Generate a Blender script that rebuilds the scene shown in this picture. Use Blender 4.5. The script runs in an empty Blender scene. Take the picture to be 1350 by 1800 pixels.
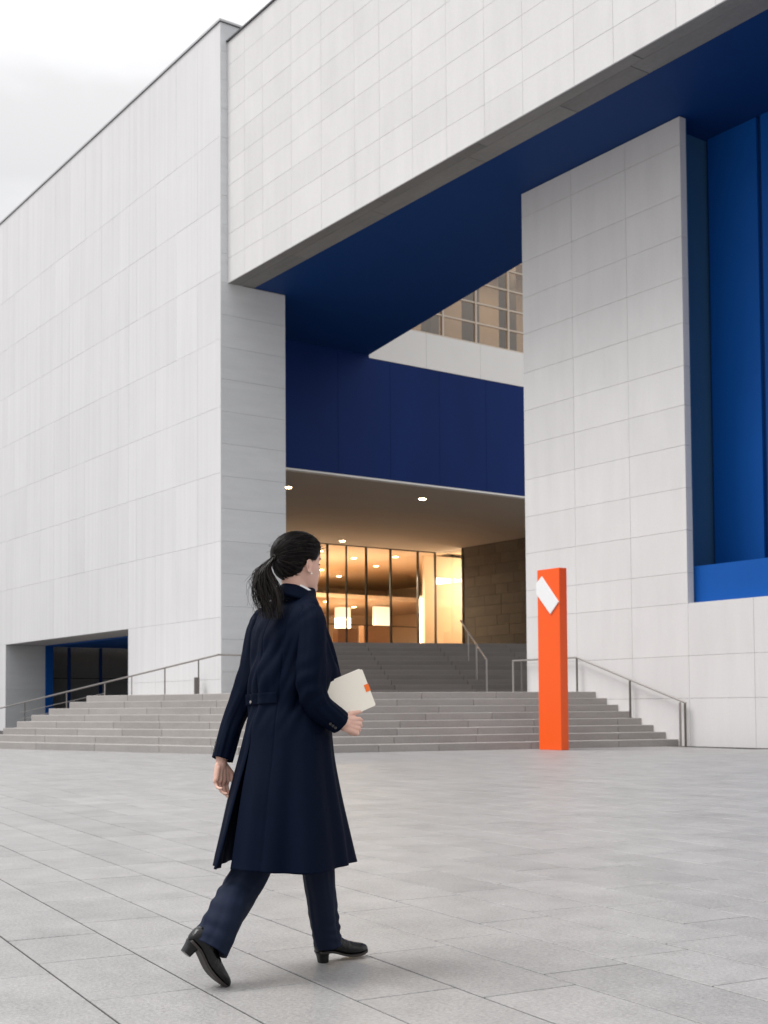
import bpy, bmesh, math, random
import numpy as np
from mathutils import Vector, Matrix, noise
random.seed(7)
SC = bpy.context.scene
COL = SC.collection
R = math.radians
PI = math.pi

# ------------------------------------------------------------------ camera
cam = bpy.data.cameras.new('camera'); co = bpy.data.objects.new('camera', cam); COL.objects.link(co)
A = R(35.7); Pt = R(2.5); RO = R(0.4)
d = Vector((-math.cos(A), math.sin(A), 0)); r = Vector((d.y, -d.x, 0)); zz = Vector((0, 0, 1))
fw = d * math.cos(Pt) + zz * math.sin(Pt); u2 = r.cross(fw)
RR = r * math.cos(RO) - u2 * math.sin(RO); UU = u2 * math.cos(RO) + r * math.sin(RO)
co.matrix_world = Matrix(((RR.x, UU.x, -fw.x, 0), (RR.y, UU.y, -fw.y, 0), (RR.z, UU.z, -fw.z, 1.034), (0, 0, 0, 1)))
cam.lens = 44.62; cam.sensor_width = 36; cam.shift_y = 0.1364; cam.clip_end = 3000; cam.clip_start = 0.05
cam.dof.use_dof = True; cam.dof.focus_distance = 5.0; cam.dof.aperture_fstop = 7.5
SC.camera = co

# ------------------------------------------------------------------ sky, sun, exposure
W = bpy.data.worlds.new("World"); SC.world = W; W.use_nodes = True
nt = W.node_tree; nd = nt.nodes; lk = nt.links
bg = nd['Background']; bg.inputs['Strength'].default_value = 0.10
sky = nd.new('ShaderNodeTexSky'); sky.sky_type = 'NISHITA'; sky.sun_disc = False
SUN_EL = R(60); SUN_DIR = Vector((-0.42, -0.75, 0)).normalized()
sky.sun_elevation = SUN_EL; sky.sun_rotation = math.atan2(SUN_DIR.x, SUN_DIR.y)
tc = nd.new('ShaderNodeTexCoord'); mp = nd.new('ShaderNodeMapping')
mp.inputs['Scale'].default_value = (1.0, 1.0, 2.2); mp.inputs['Location'].default_value = (0.35, 0.1, 0.2)
nz = nd.new('ShaderNodeTexNoise'); nz.inputs['Scale'].default_value = 2.3; nz.inputs['Detail'].default_value = 5; nz.inputs['Roughness'].default_value = 0.5
rp = nd.new('ShaderNodeValToRGB'); rp.color_ramp.elements[0].position = 0.40; rp.color_ramp.elements[1].position = 0.62
rp.color_ramp.elements[0].color = (0.70, 0.69, 0.685, 1); rp.color_ramp.elements[1].color = (0.99, 0.99, 1.0, 1)
sc_ = nd.new('ShaderNodeVectorMath'); sc_.operation = 'SCALE'; sc_.inputs['Scale'].default_value = 7.6
mx = nd.new('ShaderNodeMix'); mx.data_type = 'RGBA'; mx.inputs['Factor'].default_value = 0.93
lk.new(tc.outputs['Generated'], mp.inputs['Vector']); lk.new(mp.outputs[0], nz.inputs['Vector']); lk.new(nz.outputs['Fac'], rp.inputs['Fac'])
sx = nd.new('ShaderNodeSeparateXYZ'); lk.new(tc.outputs['Generated'], sx.inputs[0])
mm = nd.new('ShaderNodeMath'); mm.operation = 'MAXIMUM'; mm.inputs[1].default_value = 0.0; lk.new(sx.outputs['Z'], mm.inputs[0])
ma = nd.new('ShaderNodeMath'); ma.operation = 'MULTIPLY_ADD'; ma.inputs[1].default_value = 10.0; ma.inputs[2].default_value = 3.3; lk.new(mm.outputs[0], ma.inputs[0]); lk.new(ma.outputs[0], sc_.inputs['Scale'])
lk.new(rp.outputs['Color'], sc_.inputs[0]); lk.new(sky.outputs[0], mx.inputs[6]); lk.new(sc_.outputs[0], mx.inputs[7]); lk.new(mx.outputs[2], bg.inputs['Color'])
sl = bpy.data.lights.new('sun', 'SUN'); sl.energy = 1.5; sl.angle = R(28); sl.color = (1, 0.98, 0.96)
so = bpy.data.objects.new('sun', sl); COL.objects.link(so)
sd = Vector((SUN_DIR.x * math.cos(SUN_EL), SUN_DIR.y * math.cos(SUN_EL), math.sin(SUN_EL)))
so.rotation_euler = sd.to_track_quat('Z', 'Y').to_euler(); so.location = (0, -20, 40)
SC.view_settings.view_transform = 'Standard'; SC.view_settings.look = 'None'
SC.view_settings.exposure = 0.77; SC.view_settings.gamma = 1; SC.view_settings.use_curve_mapping = False

# ------------------------------------------------------------------ materials
def mat(name, col, rough=0.6, metal=0.0, var=0.0, rnd=0.0, nscale=2.0, stretch=(1, 1, 1), fine=0.0, fscale=60, bump=0.0, bscale=80,
        spec=0.5, sheen=0, sss=0, tone=False, streak=0.0, sscale=(5, 5, 0.12), coat=0):
    m = bpy.data.materials.new(name); m.use_nodes = True
    n = m.node_tree.nodes; l = m.node_tree.links; b = n['Principled BSDF']
    b.inputs['Base Color'].default_value = (*col, 1); b.inputs['Roughness'].default_value = rough; b.inputs['Metallic'].default_value = metal
    b.inputs['Specular IOR Level'].default_value = spec
    if sheen: b.inputs['Sheen Weight'].default_value = sheen; b.inputs['Sheen Roughness'].default_value = 0.45
    if coat: b.inputs['Coat Weight'].default_value = coat; b.inputs['Coat Roughness'].default_value = 0.15
    if sss: b.inputs['Subsurface Weight'].default_value = sss; b.inputs['Subsurface Radius'].default_value = (0.012, 0.005, 0.003); b.inputs['Subsurface Scale'].default_value = 1
    geo = n.new('ShaderNodeNewGeometry')
    val = None
    def add(sock, amp, centre=0.5):
        nonlocal val
        a = n.new('ShaderNodeMath'); a.operation = 'MULTIPLY_ADD'; l.new(sock, a.inputs[0]); a.inputs[1].default_value = amp; a.inputs[2].default_value = -amp * centre
        if val is None: val = a.outputs[0]
        else:
            s = n.new('ShaderNodeMath'); s.operation = 'ADD'; l.new(val, s.inputs[0]); l.new(a.outputs[0], s.inputs[1]); val = s.outputs[0]
    def nois(scale, st, det=4, ro=0.55):
        mpp = n.new('ShaderNodeMapping'); mpp.inputs['Scale'].default_value = st; l.new(geo.outputs['Position'], mpp.inputs['Vector'])
        t = n.new('ShaderNodeTexNoise'); t.inputs['Scale'].default_value = scale; t.inputs['Detail'].default_value = det; t.inputs['Roughness'].default_value = ro
        l.new(mpp.outputs[0], t.inputs['Vector']); return t.outputs['Fac']
    if var: add(nois(nscale, stretch), var * 2)
    if streak: add(nois(1.0, sscale, 3, 0.6), streak * 2)
    if fine: add(nois(fscale, (1, 1, 1), 2), fine * 2)
    if rnd:
        oi = n.new('ShaderNodeObjectInfo'); add(oi.outputs['Random'], rnd)
    if tone:
        at = n.new('ShaderNodeAttribute'); at.attribute_name = 'tone'; add(at.outputs['Fac'], tone)
    if val is not None:
        one = n.new('ShaderNodeMath'); one.operation = 'ADD'; one.inputs[1].default_value = 1.0; l.new(val, one.inputs[0])
        vm = n.new('ShaderNodeVectorMath'); vm.operation = 'SCALE'; vm.inputs[0].default_value = col; l.new(one.outputs[0], vm.inputs['Scale'])
        l.new(vm.outputs[0], b.inputs['Base Color'])
    if bump:
        bp = n.new('ShaderNodeBump'); bp.inputs['Strength'].default_value = bump; bp.inputs['Distance'].default_value = 0.01
        l.new(nois(bscale, (1, 1, 1), 4), bp.inputs['Height']); l.new(bp.outputs[0], b.inputs['Normal'])
    return m

def glass(name, tint, mixf, rough=0.02, glossc=0.9):
    m = bpy.data.materials.new(name); m.use_nodes = True
    n = m.node_tree.nodes; l = m.node_tree.links
    n.remove(n['Principled BSDF']); out = n['Material Output']
    t = n.new('ShaderNodeBsdfTransparent'); t.inputs['Color'].default_value = (*tint, 1)
    g = n.new('ShaderNodeBsdfGlossy'); g.inputs['Roughness'].default_value = rough; g.inputs['Color'].default_value = (glossc,) * 3 + (1,)
    ge = n.new('ShaderNodeNewGeometry'); dt = n.new('ShaderNodeVectorMath'); dt.operation = 'DOT_PRODUCT'; l.new(ge.outputs['Incoming'], dt.inputs[0]); l.new(ge.outputs['Normal'], dt.inputs[1])
    ab = n.new('ShaderNodeMath'); ab.operation = 'ABSOLUTE'; l.new(dt.outputs['Value'], ab.inputs[0])
    iv = n.new('ShaderNodeMath'); iv.operation = 'SUBTRACT'; iv.inputs[0].default_value = 1.0; l.new(ab.outputs[0], iv.inputs[1])
    p5 = n.new('ShaderNodeMath'); p5.operation = 'POWER'; p5.inputs[1].default_value = 5; l.new(iv.outputs[0], p5.inputs[0])
    a = n.new('ShaderNodeMath'); a.operation = 'ADD'; a.inputs[1].default_value = mixf + 0.03; l.new(p5.outputs[0], a.inputs[0]); a.use_clamp = True
    x = n.new('ShaderNodeMixShader'); l.new(a.outputs[0], x.inputs[0]); l.new(t.outputs[0], x.inputs[1]); l.new(g.outputs[0], x.inputs[2])
    l.new(x.outputs[0], out.inputs['Surface']); return m

def emit(name, col, st):
    m = bpy.data.materials.new(name); m.use_nodes = True
    b = m.node_tree.nodes['Principled BSDF']; b.inputs['Base Color'].default_value = (*col, 1)
    b.inputs['Emission Color'].default_value = (*col, 1); b.inputs['Emission Strength'].default_value = st
    return m

M = {}
M['stoneL'] = mat('pale_board_marked_stone', (0.66, 0.655, 0.66), 0.75, var=0.035, nscale=0.5, rnd=0.045, streak=0.11, sscale=(4.5, 4.5, 0.10), fine=0.02, bump=0.12, bscale=30)
M['stoneF'] = mat('pale_limestone', (0.65, 0.64, 0.635), 0.7, var=0.05, nscale=1.3, stretch=(1, 1, 0.5), rnd=0.05, streak=0.07, sscale=(2.5, 2.5, 0.3), fine=0.05, fscale=25, bump=0.15, bscale=30)
M['stoneS'] = mat('grey_bedded_limestone', (0.63, 0.645, 0.66), 0.7, var=0.07, nscale=1.1, stretch=(0.5, 0.5, 3.5), rnd=0.05, streak=0.07, sscale=(0.8, 0.8, 5), fine=0.04, fscale=25, bump=0.15, bscale=30)
M['core'] = mat('joint_mortar', (0.42, 0.415, 0.41), 0.9)
M['band'] = mat('dark_grey_slate_trim', (0.20, 0.195, 0.185), 0.6, var=0.2, nscale=1.4, stretch=(0.5, 2, 1), rnd=0.2, fine=0.15, fscale=12, bump=0.3, bscale=10)
M['blueS'] = mat('deep_blue_render', (0.003, 0.034, 0.150), 0.6, spec=0.2, var=0.06, nscale=0.5, fine=0.03)
M['blueW'] = mat('navy_blue_panel_paint', (0.0028, 0.021, 0.125), 0.6, spec=0.15, var=0.30, nscale=0.35, stretch=(1, 1, 0.3), rnd=0.03)
M['blueN'] = mat('blue_paint_lit_tone', (0.003, 0.085, 0.37), 0.55, spec=0.2, var=0.08, nscale=0.6, streak=0.05, rnd=0.05, bump=0.08, bscale=40)  # brightness of the lit niche back is put into this blue
M['blueG'] = mat('shaded_niche_blue', (0.026, 0.10, 0.225), 0.6, var=0.08, nscale=0.7, rnd=0.06)  # greyer copy of the niche blue, weaker light on its side painted in
M['white'] = mat('white_render', (0.86, 0.845, 0.82), 0.7, var=0.03, nscale=1, rnd=0.03)
M['ceil'] = mat('warm_grey_ceiling', (0.52, 0.47, 0.41), 0.85, var=0.05, nscale=0.4)
M['dstone'] = mat('dark_brown_stone', (0.135, 0.115, 0.095), 0.75, var=0.22, nscale=1.3, stretch=(1, 1, 2), rnd=0.25, fine=0.1, fscale=14, bump=0.3, bscale=14)
M['coping'] = mat('dark_metal_coping', (0.10, 0.10, 0.105), 0.45, metal=0.6)
M['coping2'] = mat('zinc_coping', (0.50, 0.50, 0.51), 0.5, metal=0.5)
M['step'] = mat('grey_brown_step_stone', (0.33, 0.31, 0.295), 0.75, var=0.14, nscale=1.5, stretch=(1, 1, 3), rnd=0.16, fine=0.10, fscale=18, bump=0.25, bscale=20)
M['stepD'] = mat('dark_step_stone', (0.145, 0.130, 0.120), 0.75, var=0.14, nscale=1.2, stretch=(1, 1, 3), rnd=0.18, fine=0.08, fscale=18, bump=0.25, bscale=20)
M['paver'] = mat('grey_granite_paver', (0.272, 0.266, 0.262), 0.44, var=0.30, nscale=2.6, stretch=(1, 1.0, 1), tone=0.19, streak=0.14, sscale=(9, 9, 1), fine=0.42, fscale=60, bump=0.5, bscale=70, spec=0.5)
M['mortar'] = mat('dark_joint_sand', (0.05, 0.047, 0.045), 0.9, fine=0.1)
M['ground'] = mat('grey_ground', (0.28, 0.27, 0.265), 0.8, var=0.1, nscale=0.3, fine=0.1)
M['steel'] = mat('brushed_steel', (0.40, 0.37, 0.35), 0.35, metal=0.85, var=0.05)
M['steelD'] = mat('dark_bronze_steel', (0.16, 0.145, 0.135), 0.4, metal=0.7)
M['mull'] = mat('dark_bronze_mullion', (0.045, 0.038, 0.032), 0.4, metal=0.5)
M['mullL'] = mat('pale_window_bar', (0.68, 0.58, 0.48), 0.5)
M['orange'] = mat('orange_powder_coat', (0.90, 0.10, 0.004), 0.38, var=0.03, nscale=2, fine=0.01)
M['plate'] = mat('white_enamel_plate', (0.80, 0.80, 0.80), 0.5)
M['warm'] = mat('warm_interior_plaster', (0.70, 0.57, 0.42), 0.6, var=0.05, nscale=0.5)
M['wood'] = mat('brown_wood_veneer', (0.20, 0.105, 0.05), 0.5, var=0.2, nscale=1.5, stretch=(1, 1, 6))
M['dark'] = mat('dark_interior', (0.06, 0.055, 0.05), 0.7, var=0.2, nscale=1)
M['glassL'] = glass('clear_lobby_glass', (0.93, 0.90, 0.84), 0.03)
M['glassU'] = glass('tinted_upper_glass', (0.72, 0.68, 0.62), 0.10)
M['glassD'] = glass('dark_window_glass', (0.70, 0.70, 0.70), 0.03, 0.08, 0.8)
M['lamp'] = emit('warm_lamp', (1.0, 0.72, 0.40), 30)
M['lampS'] = emit('soft_lit_panel', (1.0, 0.84, 0.64), 0.75)
M['coat'] = mat('navy_wool', (0.0012, 0.0040, 0.0148), 0.7, var=0.15, nscale=9, fine=0.25, fscale=500, bump=0.25, bscale=700, spec=0.07)
M['trouser'] = mat('navy_trouser_cloth', (0.0062, 0.0115, 0.029), 0.7, var=0.08, nscale=8, fine=0.2, fscale=600, bump=0.2, bscale=800, sheen=0.01, spec=0.15)
M['skin'] = mat('skin', (0.68, 0.42, 0.335), 0.5, var=0.07, nscale=18, fine=0.03, fscale=200, sss=0.25, bump=0.06, bscale=300)
M['hair'] = mat('dark_brown_hair', (0.0045, 0.0028, 0.0023), 0.40, var=0.3, nscale=25, spec=0.2)
M['hair2'] = mat('brown_hair_tips', (0.016, 0.008, 0.0055), 0.45, var=0.3, nscale=25)
M['leather'] = mat('black_leather', (0.003, 0.003, 0.004), 0.25, var=0.1, nscale=20, bump=0.12, bscale=140, spec=0.4)
M['sole'] = mat('brown_black_sole', (0.030, 0.024, 0.021), 0.6, bump=0.1, bscale=100)
M['shirt'] = mat('white_cotton', (0.75, 0.74, 0.74), 0.7)
M['folder'] = mat('cream_card', (0.84, 0.78, 0.68), 0.6, var=0.02, nscale=8)
M['label'] = mat('orange_paper', (0.90, 0.16, 0.01), 0.6)
M['pearl'] = mat('pearl', (0.85, 0.82, 0.76), 0.15)
M['button'] = mat('dark_horn_button', (0.03, 0.028, 0.03), 0.3)
M['lip'] = mat('lip_skin', (0.45, 0.15, 0.12), 0.4)
M['lash'] = mat('dark_lash', (0.01, 0.008, 0.007), 0.6)
M['eye'] = mat('eye_white', (0.75, 0.73, 0.7), 0.15)

# ------------------------------------------------------------------ mesh helpers
def empty(name, loc=(0, 0, 0), rz=0, label=None, cat=None, group=None, kind=None, parent=None):
    o = bpy.data.objects.new(name, None); COL.objects.link(o); o.location = loc; o.rotation_euler = (0, 0, rz)
    o.empty_display_size = 0.2
    if parent: o.parent = parent
    tag(o, label, cat, group, kind); return o
def tag(o, label=None, cat=None, group=None, kind=None):
    for k, v in (('label', label), ('category', cat), ('group', group), ('kind', kind)):
        if v: o[k] = v
    return o
class MB:
    def __init__(s): s.v = []; s.f = []
    def add(s, vs, fs):
        b = len(s.v); s.v += [tuple(p) for p in vs]; s.f += [tuple(i + b for i in f) for f in fs]; return s
    def box(s, x0, x1, y0, y1, z0, z1):
        return s.add([(x0, y0, z0), (x1, y0, z0), (x1, y1, z0), (x0, y1, z0), (x0, y0, z1), (x1, y0, z1), (x1, y1, z1), (x0, y1, z1)],
                     [(0, 3, 2, 1), (4, 5, 6, 7), (0, 1, 5, 4), (1, 2, 6, 5), (2, 3, 7, 6), (3, 0, 4, 7)])
    def prism(s, poly, z0, z1):
        n = len(poly)
        ar = sum(poly[i][0] * poly[(i + 1) % n][1] - poly[(i + 1) % n][0] * poly[i][1] for i in range(n))
        if ar < 0: poly = poly[::-1]
        zt = z1 if hasattr(z1, '__len__') else [z1] * n
        if hasattr(z1, '__len__') and ar < 0: zt = list(z1)[::-1]
        return s.add([(p[0], p[1], z0) for p in poly] + [(p[0], p[1], zt[i]) for i, p in enumerate(poly)],
                     [tuple(range(n))[::-1], tuple(range(n, 2 * n))] + [(i, (i + 1) % n, n + (i + 1) % n, n + i) for i in range(n)])
    def bar(s, p, q, w, h=None, up=(0, 0, 1)):
        h = h or w; p = Vector(p); q = Vector(q); a = (q - p).normalized(); u = Vector(up)
        if abs(a.dot(u)) > 0.98: u = Vector((0, 1, 0))
        e = a.cross(u).normalized() * w / 2; g = e.cross(a).normalized() * h / 2
        vs = [p - e - g, p + e - g, p + e + g, p - e + g, q - e - g, q + e - g, q + e + g, q - e + g]
        return s.add(vs, [(0, 1, 2, 3), (7, 6, 5, 4), (0, 4, 5, 1), (1, 5, 6, 2), (2, 6, 7, 3), (3, 7, 4, 0)])
    def tube(s, p, q, rad, n=10):
        p = Vector(p); q = Vector(q); a = (q - p).normalized(); u = Vector((0, 0, 1)) if abs(a.z) < 0.9 else Vector((1, 0, 0))
        e = a.cross(u).normalized(); g = a.cross(e)
        vs = [c + (e * math.cos(2 * PI * i / n) + g * math.sin(2 * PI * i / n)) * rad for c in (p, q) for i in range(n)]
        return s.add(vs, [(i, (i + 1) % n, n + (i + 1) % n, n + i) for i in range(n)] + [tuple(range(n))[::-1], tuple(range(n, 2 * n))])
    def mesh(s, name):
        me = bpy.data.meshes.new(name); me.from_pydata(s.v, [], s.f); me.update()
        bm = bmesh.new(); bm.from_mesh(me); bmesh.ops.recalc_face_normals(bm, faces=bm.faces); bm.to_mesh(me); bm.free(); return me
    def build(s, name, m, parent=None, smooth=False, **kw):
        return link(name, s.mesh(name), m, parent, smooth, **kw)
def link(name, me, m, parent=None, smooth=False, loc=None, bevel=0, **kw):
    o = bpy.data.objects.new(name, me); COL.objects.link(o)
    if m is not None and len(me.materials) == 0: me.materials.append(m)
    if parent: o.parent = parent
    if loc: o.location = loc
    if smooth: me.polygons.foreach_set('use_smooth', [True] * len(me.polygons))
    if bevel:
        b = o.modifiers.new('bevel', 'BEVEL'); b.width = bevel; b.segments = 2; b.limit_method = 'ANGLE'; b.harden_normals = False
    tag(o, kw.get('label'), kw.get('cat'), kw.get('group'), kw.get('kind')); return o

_pc = {}
def panel_mesh(w, h, t, axis, m):
    """thin cladding slab with chamfered front edge, front face at the origin plane, size w x h"""
    k = (round(w, 3), round(h, 3), t, axis, m.name)
    if k in _pc: return _pc[k]
    c = 0.003
    pts = [(0, t, 0), (w, t, 0), (w, t, h), (0, t, h), (0, c, 0), (w, c, 0), (w, c, h), (0, c, h), (c, 0, c), (w - c, 0, c), (w - c, 0, h - c), (c, 0, h - c)]
    fs = [(0, 1, 2, 3)] + [(a, (a + 1) % 4, 4 + (a + 1) % 4, 4 + a) for a in range(4)] + [(4 + a, 4 + (a + 1) % 4, 8 + (a + 1) % 4, 8 + a) for a in range(4)] + [(8, 9, 10, 11)]
    if axis == 'x': pts = [(-y, x, z) for x, y, z in pts]   # front looks towards +x
    if axis == 'z': pts = [(x, z, y) for x, y, z in pts]    # front looks down
    mb = MB().add(pts, fs); me = mb.mesh('stone_panel'); me.materials.append(m); _pc[k] = me; return me
def panels(parent, axis, c, us, vs, m, hole=None, gap=0.006, t=0.04, jit=0.0015, name='stone_panel'):
    for i in range(len(us) - 1):
        for j in range(len(vs) - 1):
            if hole and hole(us[i], us[i + 1], vs[j], vs[j + 1]): continue
            w = us[i + 1] - us[i] - gap; h = vs[j + 1] - vs[j] - gap
            if w < 0.03 or h < 0.03: continue
            a, b = us[i] + gap / 2, vs[j] + gap / 2; e = random.uniform(-jit, jit)
            loc = {'y': (a, c + e, b), 'x': (c + e, a, b), 'z': (a, b, c + e)}[axis]
            link(name, panel_mesh(w, h, t, axis, m), m, parent, loc=loc)

# ================================================================== PLAZA
TH = R(7.2)
ea = Vector((-math.cos(TH), math.sin(TH) * -1 * -1, 0)); ea = Vector((math.cos(PI - TH), math.sin(PI - TH), 0)); eb = Vector((ea.y, -ea.x, 0))
MB().box(-600, 600, -600, 600, -0.6, -0.06).build('ground', M['ground'], kind='structure')
plaza = MB().prism([(-75, -14), (14, -14), (14, 26), (-75, 26)], -0.055, -0.0045).build('pavement', M['mortar'], kind='structure')
def cam_xy(p):
    q = Vector((p[0], p[1], 0)); dep = q.dot(d); lat = q.dot(r); return dep, lat
cells = []
nb0, nb1 = -45, 75
for nb in range(nb0, nb1):
    b0 = 1.245 + 0.412 * nb; b1 = b0 + 0.412
    rg = random.Random(nb * 13 + 5); a = -8 + rg.uniform(0, 0.9)
    while a < 46:
        L = rg.choice((0.58, 0.76, 0.82, 0.9, 1.0)); cells.append((a, a + L, b0, b1)); a += L
def inside(x, y): return -55 < x < 12 and -12 < y < 21.0 and not (x < -26 and y > 19.4)
g = 0.0045
near = []; far = []
for (a0, a1, b0, b1) in cells:
    c = ea * ((a0 + a1) / 2) + eb * ((b0 + b1) / 2)
    if not (-48 < c.x < 12 and -12 < c.y < 24.2): continue
    dep, lat = cam_xy(c)
    vis = dep > 3.2 and abs(lat) < dep * 0.33 + 0.3
    (near if vis else far).append((dep, a0, a1, b0, b1))
near.sort(); far += near[300:]; near = near[:300]
def paver_geo(a0, a1, b0, b1, rg):
    q = [(a0 + g, b0 + g), (a1 - g, b0 + g), (a1 - g, b1 - g), (a0 + g, b1 - g)]; k = 0.003
    q2 = [(a0 + g + k, b0 + g + k), (a1 - g - k, b0 + g + k), (a1 - g - k, b1 - g - k), (a0 + g + k, b1 - g - k)]
    top = rg.uniform(-0.0006, 0.0006)
    def w(p, z): v = ea * p[0] + eb * p[1]; return (v.x, v.y, z)
    vs = [w(p, -0.03) for p in q] + [w(p, top - 0.0022) for p in q] + [w(p, top + rg.uniform(-.0003, .0003)) for p in q2]
    fs = [(0, 1, 5, 4), (1, 2, 6, 5), (2, 3, 7, 6), (3, 0, 4, 7), (4, 5, 9, 8), (5, 6, 10, 9), (6, 7, 11, 10), (7, 4, 8, 11), (8, 9, 10, 11)]
    return vs, fs
def set_tone(me, vals):
    at = me.attributes.new('tone', 'FLOAT', 'FACE'); at.data.foreach_set('value', vals)
rg = random.Random(3)
for dep, a0, a1, b0, b1 in near:
    vs, fs = paver_geo(a0, a1, b0, b1, rg); mb = MB().add(vs, fs); me = mb.mesh('paver'); set_tone(me, [min(1, max(0, rg.gauss(0.5, 0.2)))] * len(me.polygons))
    link('paver', me, M['paver'], plaza)
mb = MB(); tones = []
for dep, a0, a1, b0, b1 in far:
    vs, fs = paver_geo(a0, a1, b0, b1, rg); mb.add(vs, fs); tones += [min(1, max(0, rg.gauss(0.5, 0.2)))] * 9
me = mb.mesh('paving_field'); set_tone(me, tones); link('paving_field', me, M['paver'], plaza, kind='stuff')

# ================================================================== MUSEUM BUILDING
B = empty('museum_building', (-39, 21.1, 0), 0, 'pale stone-clad modern museum with deep blue undersides and a lit glass lobby', 'building')
def bp(mb, name, m, parent=None, **kw):      # build in world numbers, parent to the building or a part
    o = mb.build(name, m, None, **kw); o.parent = parent or B
    if parent is None: o.location = (39, -21.1, 0)
    return o
XB = -43.8
YL = 21.10; XS = -39.06; ZL = 25.5
# --- side wing: solid core with an opening, then its panels
cy = YL + 0.05
w = MB()
w.box(-80, -60.995, cy, 23.1, -0.05, ZL - 0.02); w.box(-80, -62.3, 23.101, 28.6, -0.05, 4.1); w.box(-80, -60.995, 23.101, 24.0, 4.31, ZL - 0.03); w.box(-80, -60.996, 24.001, 40, 11.1, ZL - 0.03); w.box(-46.75, XS - 0.05, cy, 23.75, -0.05, ZL - 0.02)
w.box(-60.97, -46.75, cy, 23.1, 4.24, ZL - 0.02); w.box(-60.97, -52.3, 23.101, 33.0, 11.1, ZL - 0.02); w.box(-46.59, XB - 0.36, 23.751, 26.0, -0.05, 4.2); w.box(-52.29, XB - 0.36, 23.101, 24.0, 11.1, ZL - 0.02)
wing = bp(w, 'side_wing', M['core'])
def frange(a, b, n): return [a + (b - a) * i / n for i in range(n + 1)]
zc = [0.0, 2.04, 4.2, 6.86, 9.27, 11.6, 14.0, 16.4, 18.8, 21.27, 25.4]
ux = [XS - 1.74 * i for i in range(0, 24)][::-1]
ux[-1] = XS
h0, h1 = -60.97, -46.75
hx = sorted(set([u for u in ux if not (abs(u - h0) < 0.5 or abs(u - h1) < 0.5)] + [h0, h1]))
panels(wing, 'y', YL, hx, zc, M['stoneL'], hole=lambda a, b, e, f: a >= h0 - 0.01 and b <= h1 + 0.01 and f <= 4.21)
zs_side = [0.0, 1.15] + frange(1.15, 16.02, 13)[1:]
panels(wing, 'x', XS, [YL + 0.002, 23.75], zs_side, M['stoneS'])
panels(wing, 'x', XS, [YL + 0.002, 22.0], frange(16.02, 25.4, 9), M['stoneS'])
panels(wing, 'x', XS, [22.0, 26.0], frange(24.9, 25.4, 1), M['stoneS'])
panels(wing, 'x', -60.97, [YL + 0.045, 23.1], [0.0, 2.04, 4.19], M['stoneS'])
panels(wing, 'z', 4.2, frange(h0, h1, 6), [YL + 0.045, 23.1], M['stoneF'], t=0.035)
MB().box(-80, XS + 0.05, YL - 0.05, 40, 25.405, 25.48).build('coping', M['coping2'], wing)
MB().box(-80, XS + 0.03, YL - 0.02, 40, 25.385, 25.403).build('coping_shade_strip', M['coping'], wing)  # solid dark strip drawn as the line of shade under the coping
# recess behind the wing's opening
rec = bp(MB().box(-60.97, -46.6, 23.105, 28.6, 4.14, 4.20), 'blue_recess', M['blueN'])
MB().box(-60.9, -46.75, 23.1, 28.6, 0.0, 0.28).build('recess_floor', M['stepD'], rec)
MB().box(-61.0, -60.90, 23.105, 23.47, 0.0, 4.138).build('jamb_board', M['blueN'], rec)
for y in (24.33, 26.0, 27.6): MB().box(-61.0, -60.92, y - 0.07, y + 0.07, 0.28, 4.135).build('mullion', M['blueS'], rec)
for a, b in ((23.473, 24.255), (24.405, 25.925), (26.075, 27.525)):
    MB().box(-60.97, -60.96, a, b, 2.62, 4.13).build('pane', M['glassD'], rec)
    MB().box(-60.97, -60.96, a, b, 0.285, 2.55).build('pane', M['glassD'], rec)
    MB().box(-60.99, -60.94, a, b, 2.555, 2.615).build('transom', M['mull'], rec)
MB().box(-62.2, -62.1, 23.1, 28.5, 0.0, 4.3).build('room_wall', M['stoneS'], rec)
MB().box(-61.0, -46.6, 28.5, 28.6, 0.0, 4.138).build('end_wall', M['stoneS'], rec)
MB().box(-52.6, -51.4, 25.2, 25.5, 4.11, 4.138).build('ceiling_lamp', M['lampS'], rec)

# --- overhead beam
YF = 21.38; ZS = 16.02; ZT = 24.76; XE = 8.0
poly = [(XS, YF + 0.05), (XE, YF + 0.05), (XE, 22.0), (XE, 26.0), (XS, 27.0)]
beam = bp(MB().prism([(XS + 0.01, YF + 0.05), (XE, YF + 0.05), (XE, 21.8), (-21, 26.7), (-31.6, 28.6), (-43.8, 30.77), (-44.15, 30.77), (-44.15, 23.76), (XS + 0.01, 23.76)], ZS + 0.16, ZT - 0.02), 'overhead_beam', M['core'])
fx = [XS]
k = 0
widths = [1.23, 1.23, 1.85, 1.80, 1.85, 1.3, 1.6, 1.55, 1.6, 1.5, 1.85, 1.3, 1.9, 1.1]
while fx[-1] < XE - 0.5: fx.append(fx[-1] + widths[k % len(widths)]); k += 1
panels(beam, 'y', YF, fx, frange(ZS + 0.0, ZT - 0.06, 10), M['stoneF'])
MB().box(XS + 0.002, XE, YF - 0.05, 26, ZT - 0.055, ZT + 0.0).build('coping', M['coping'], beam)
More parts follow.
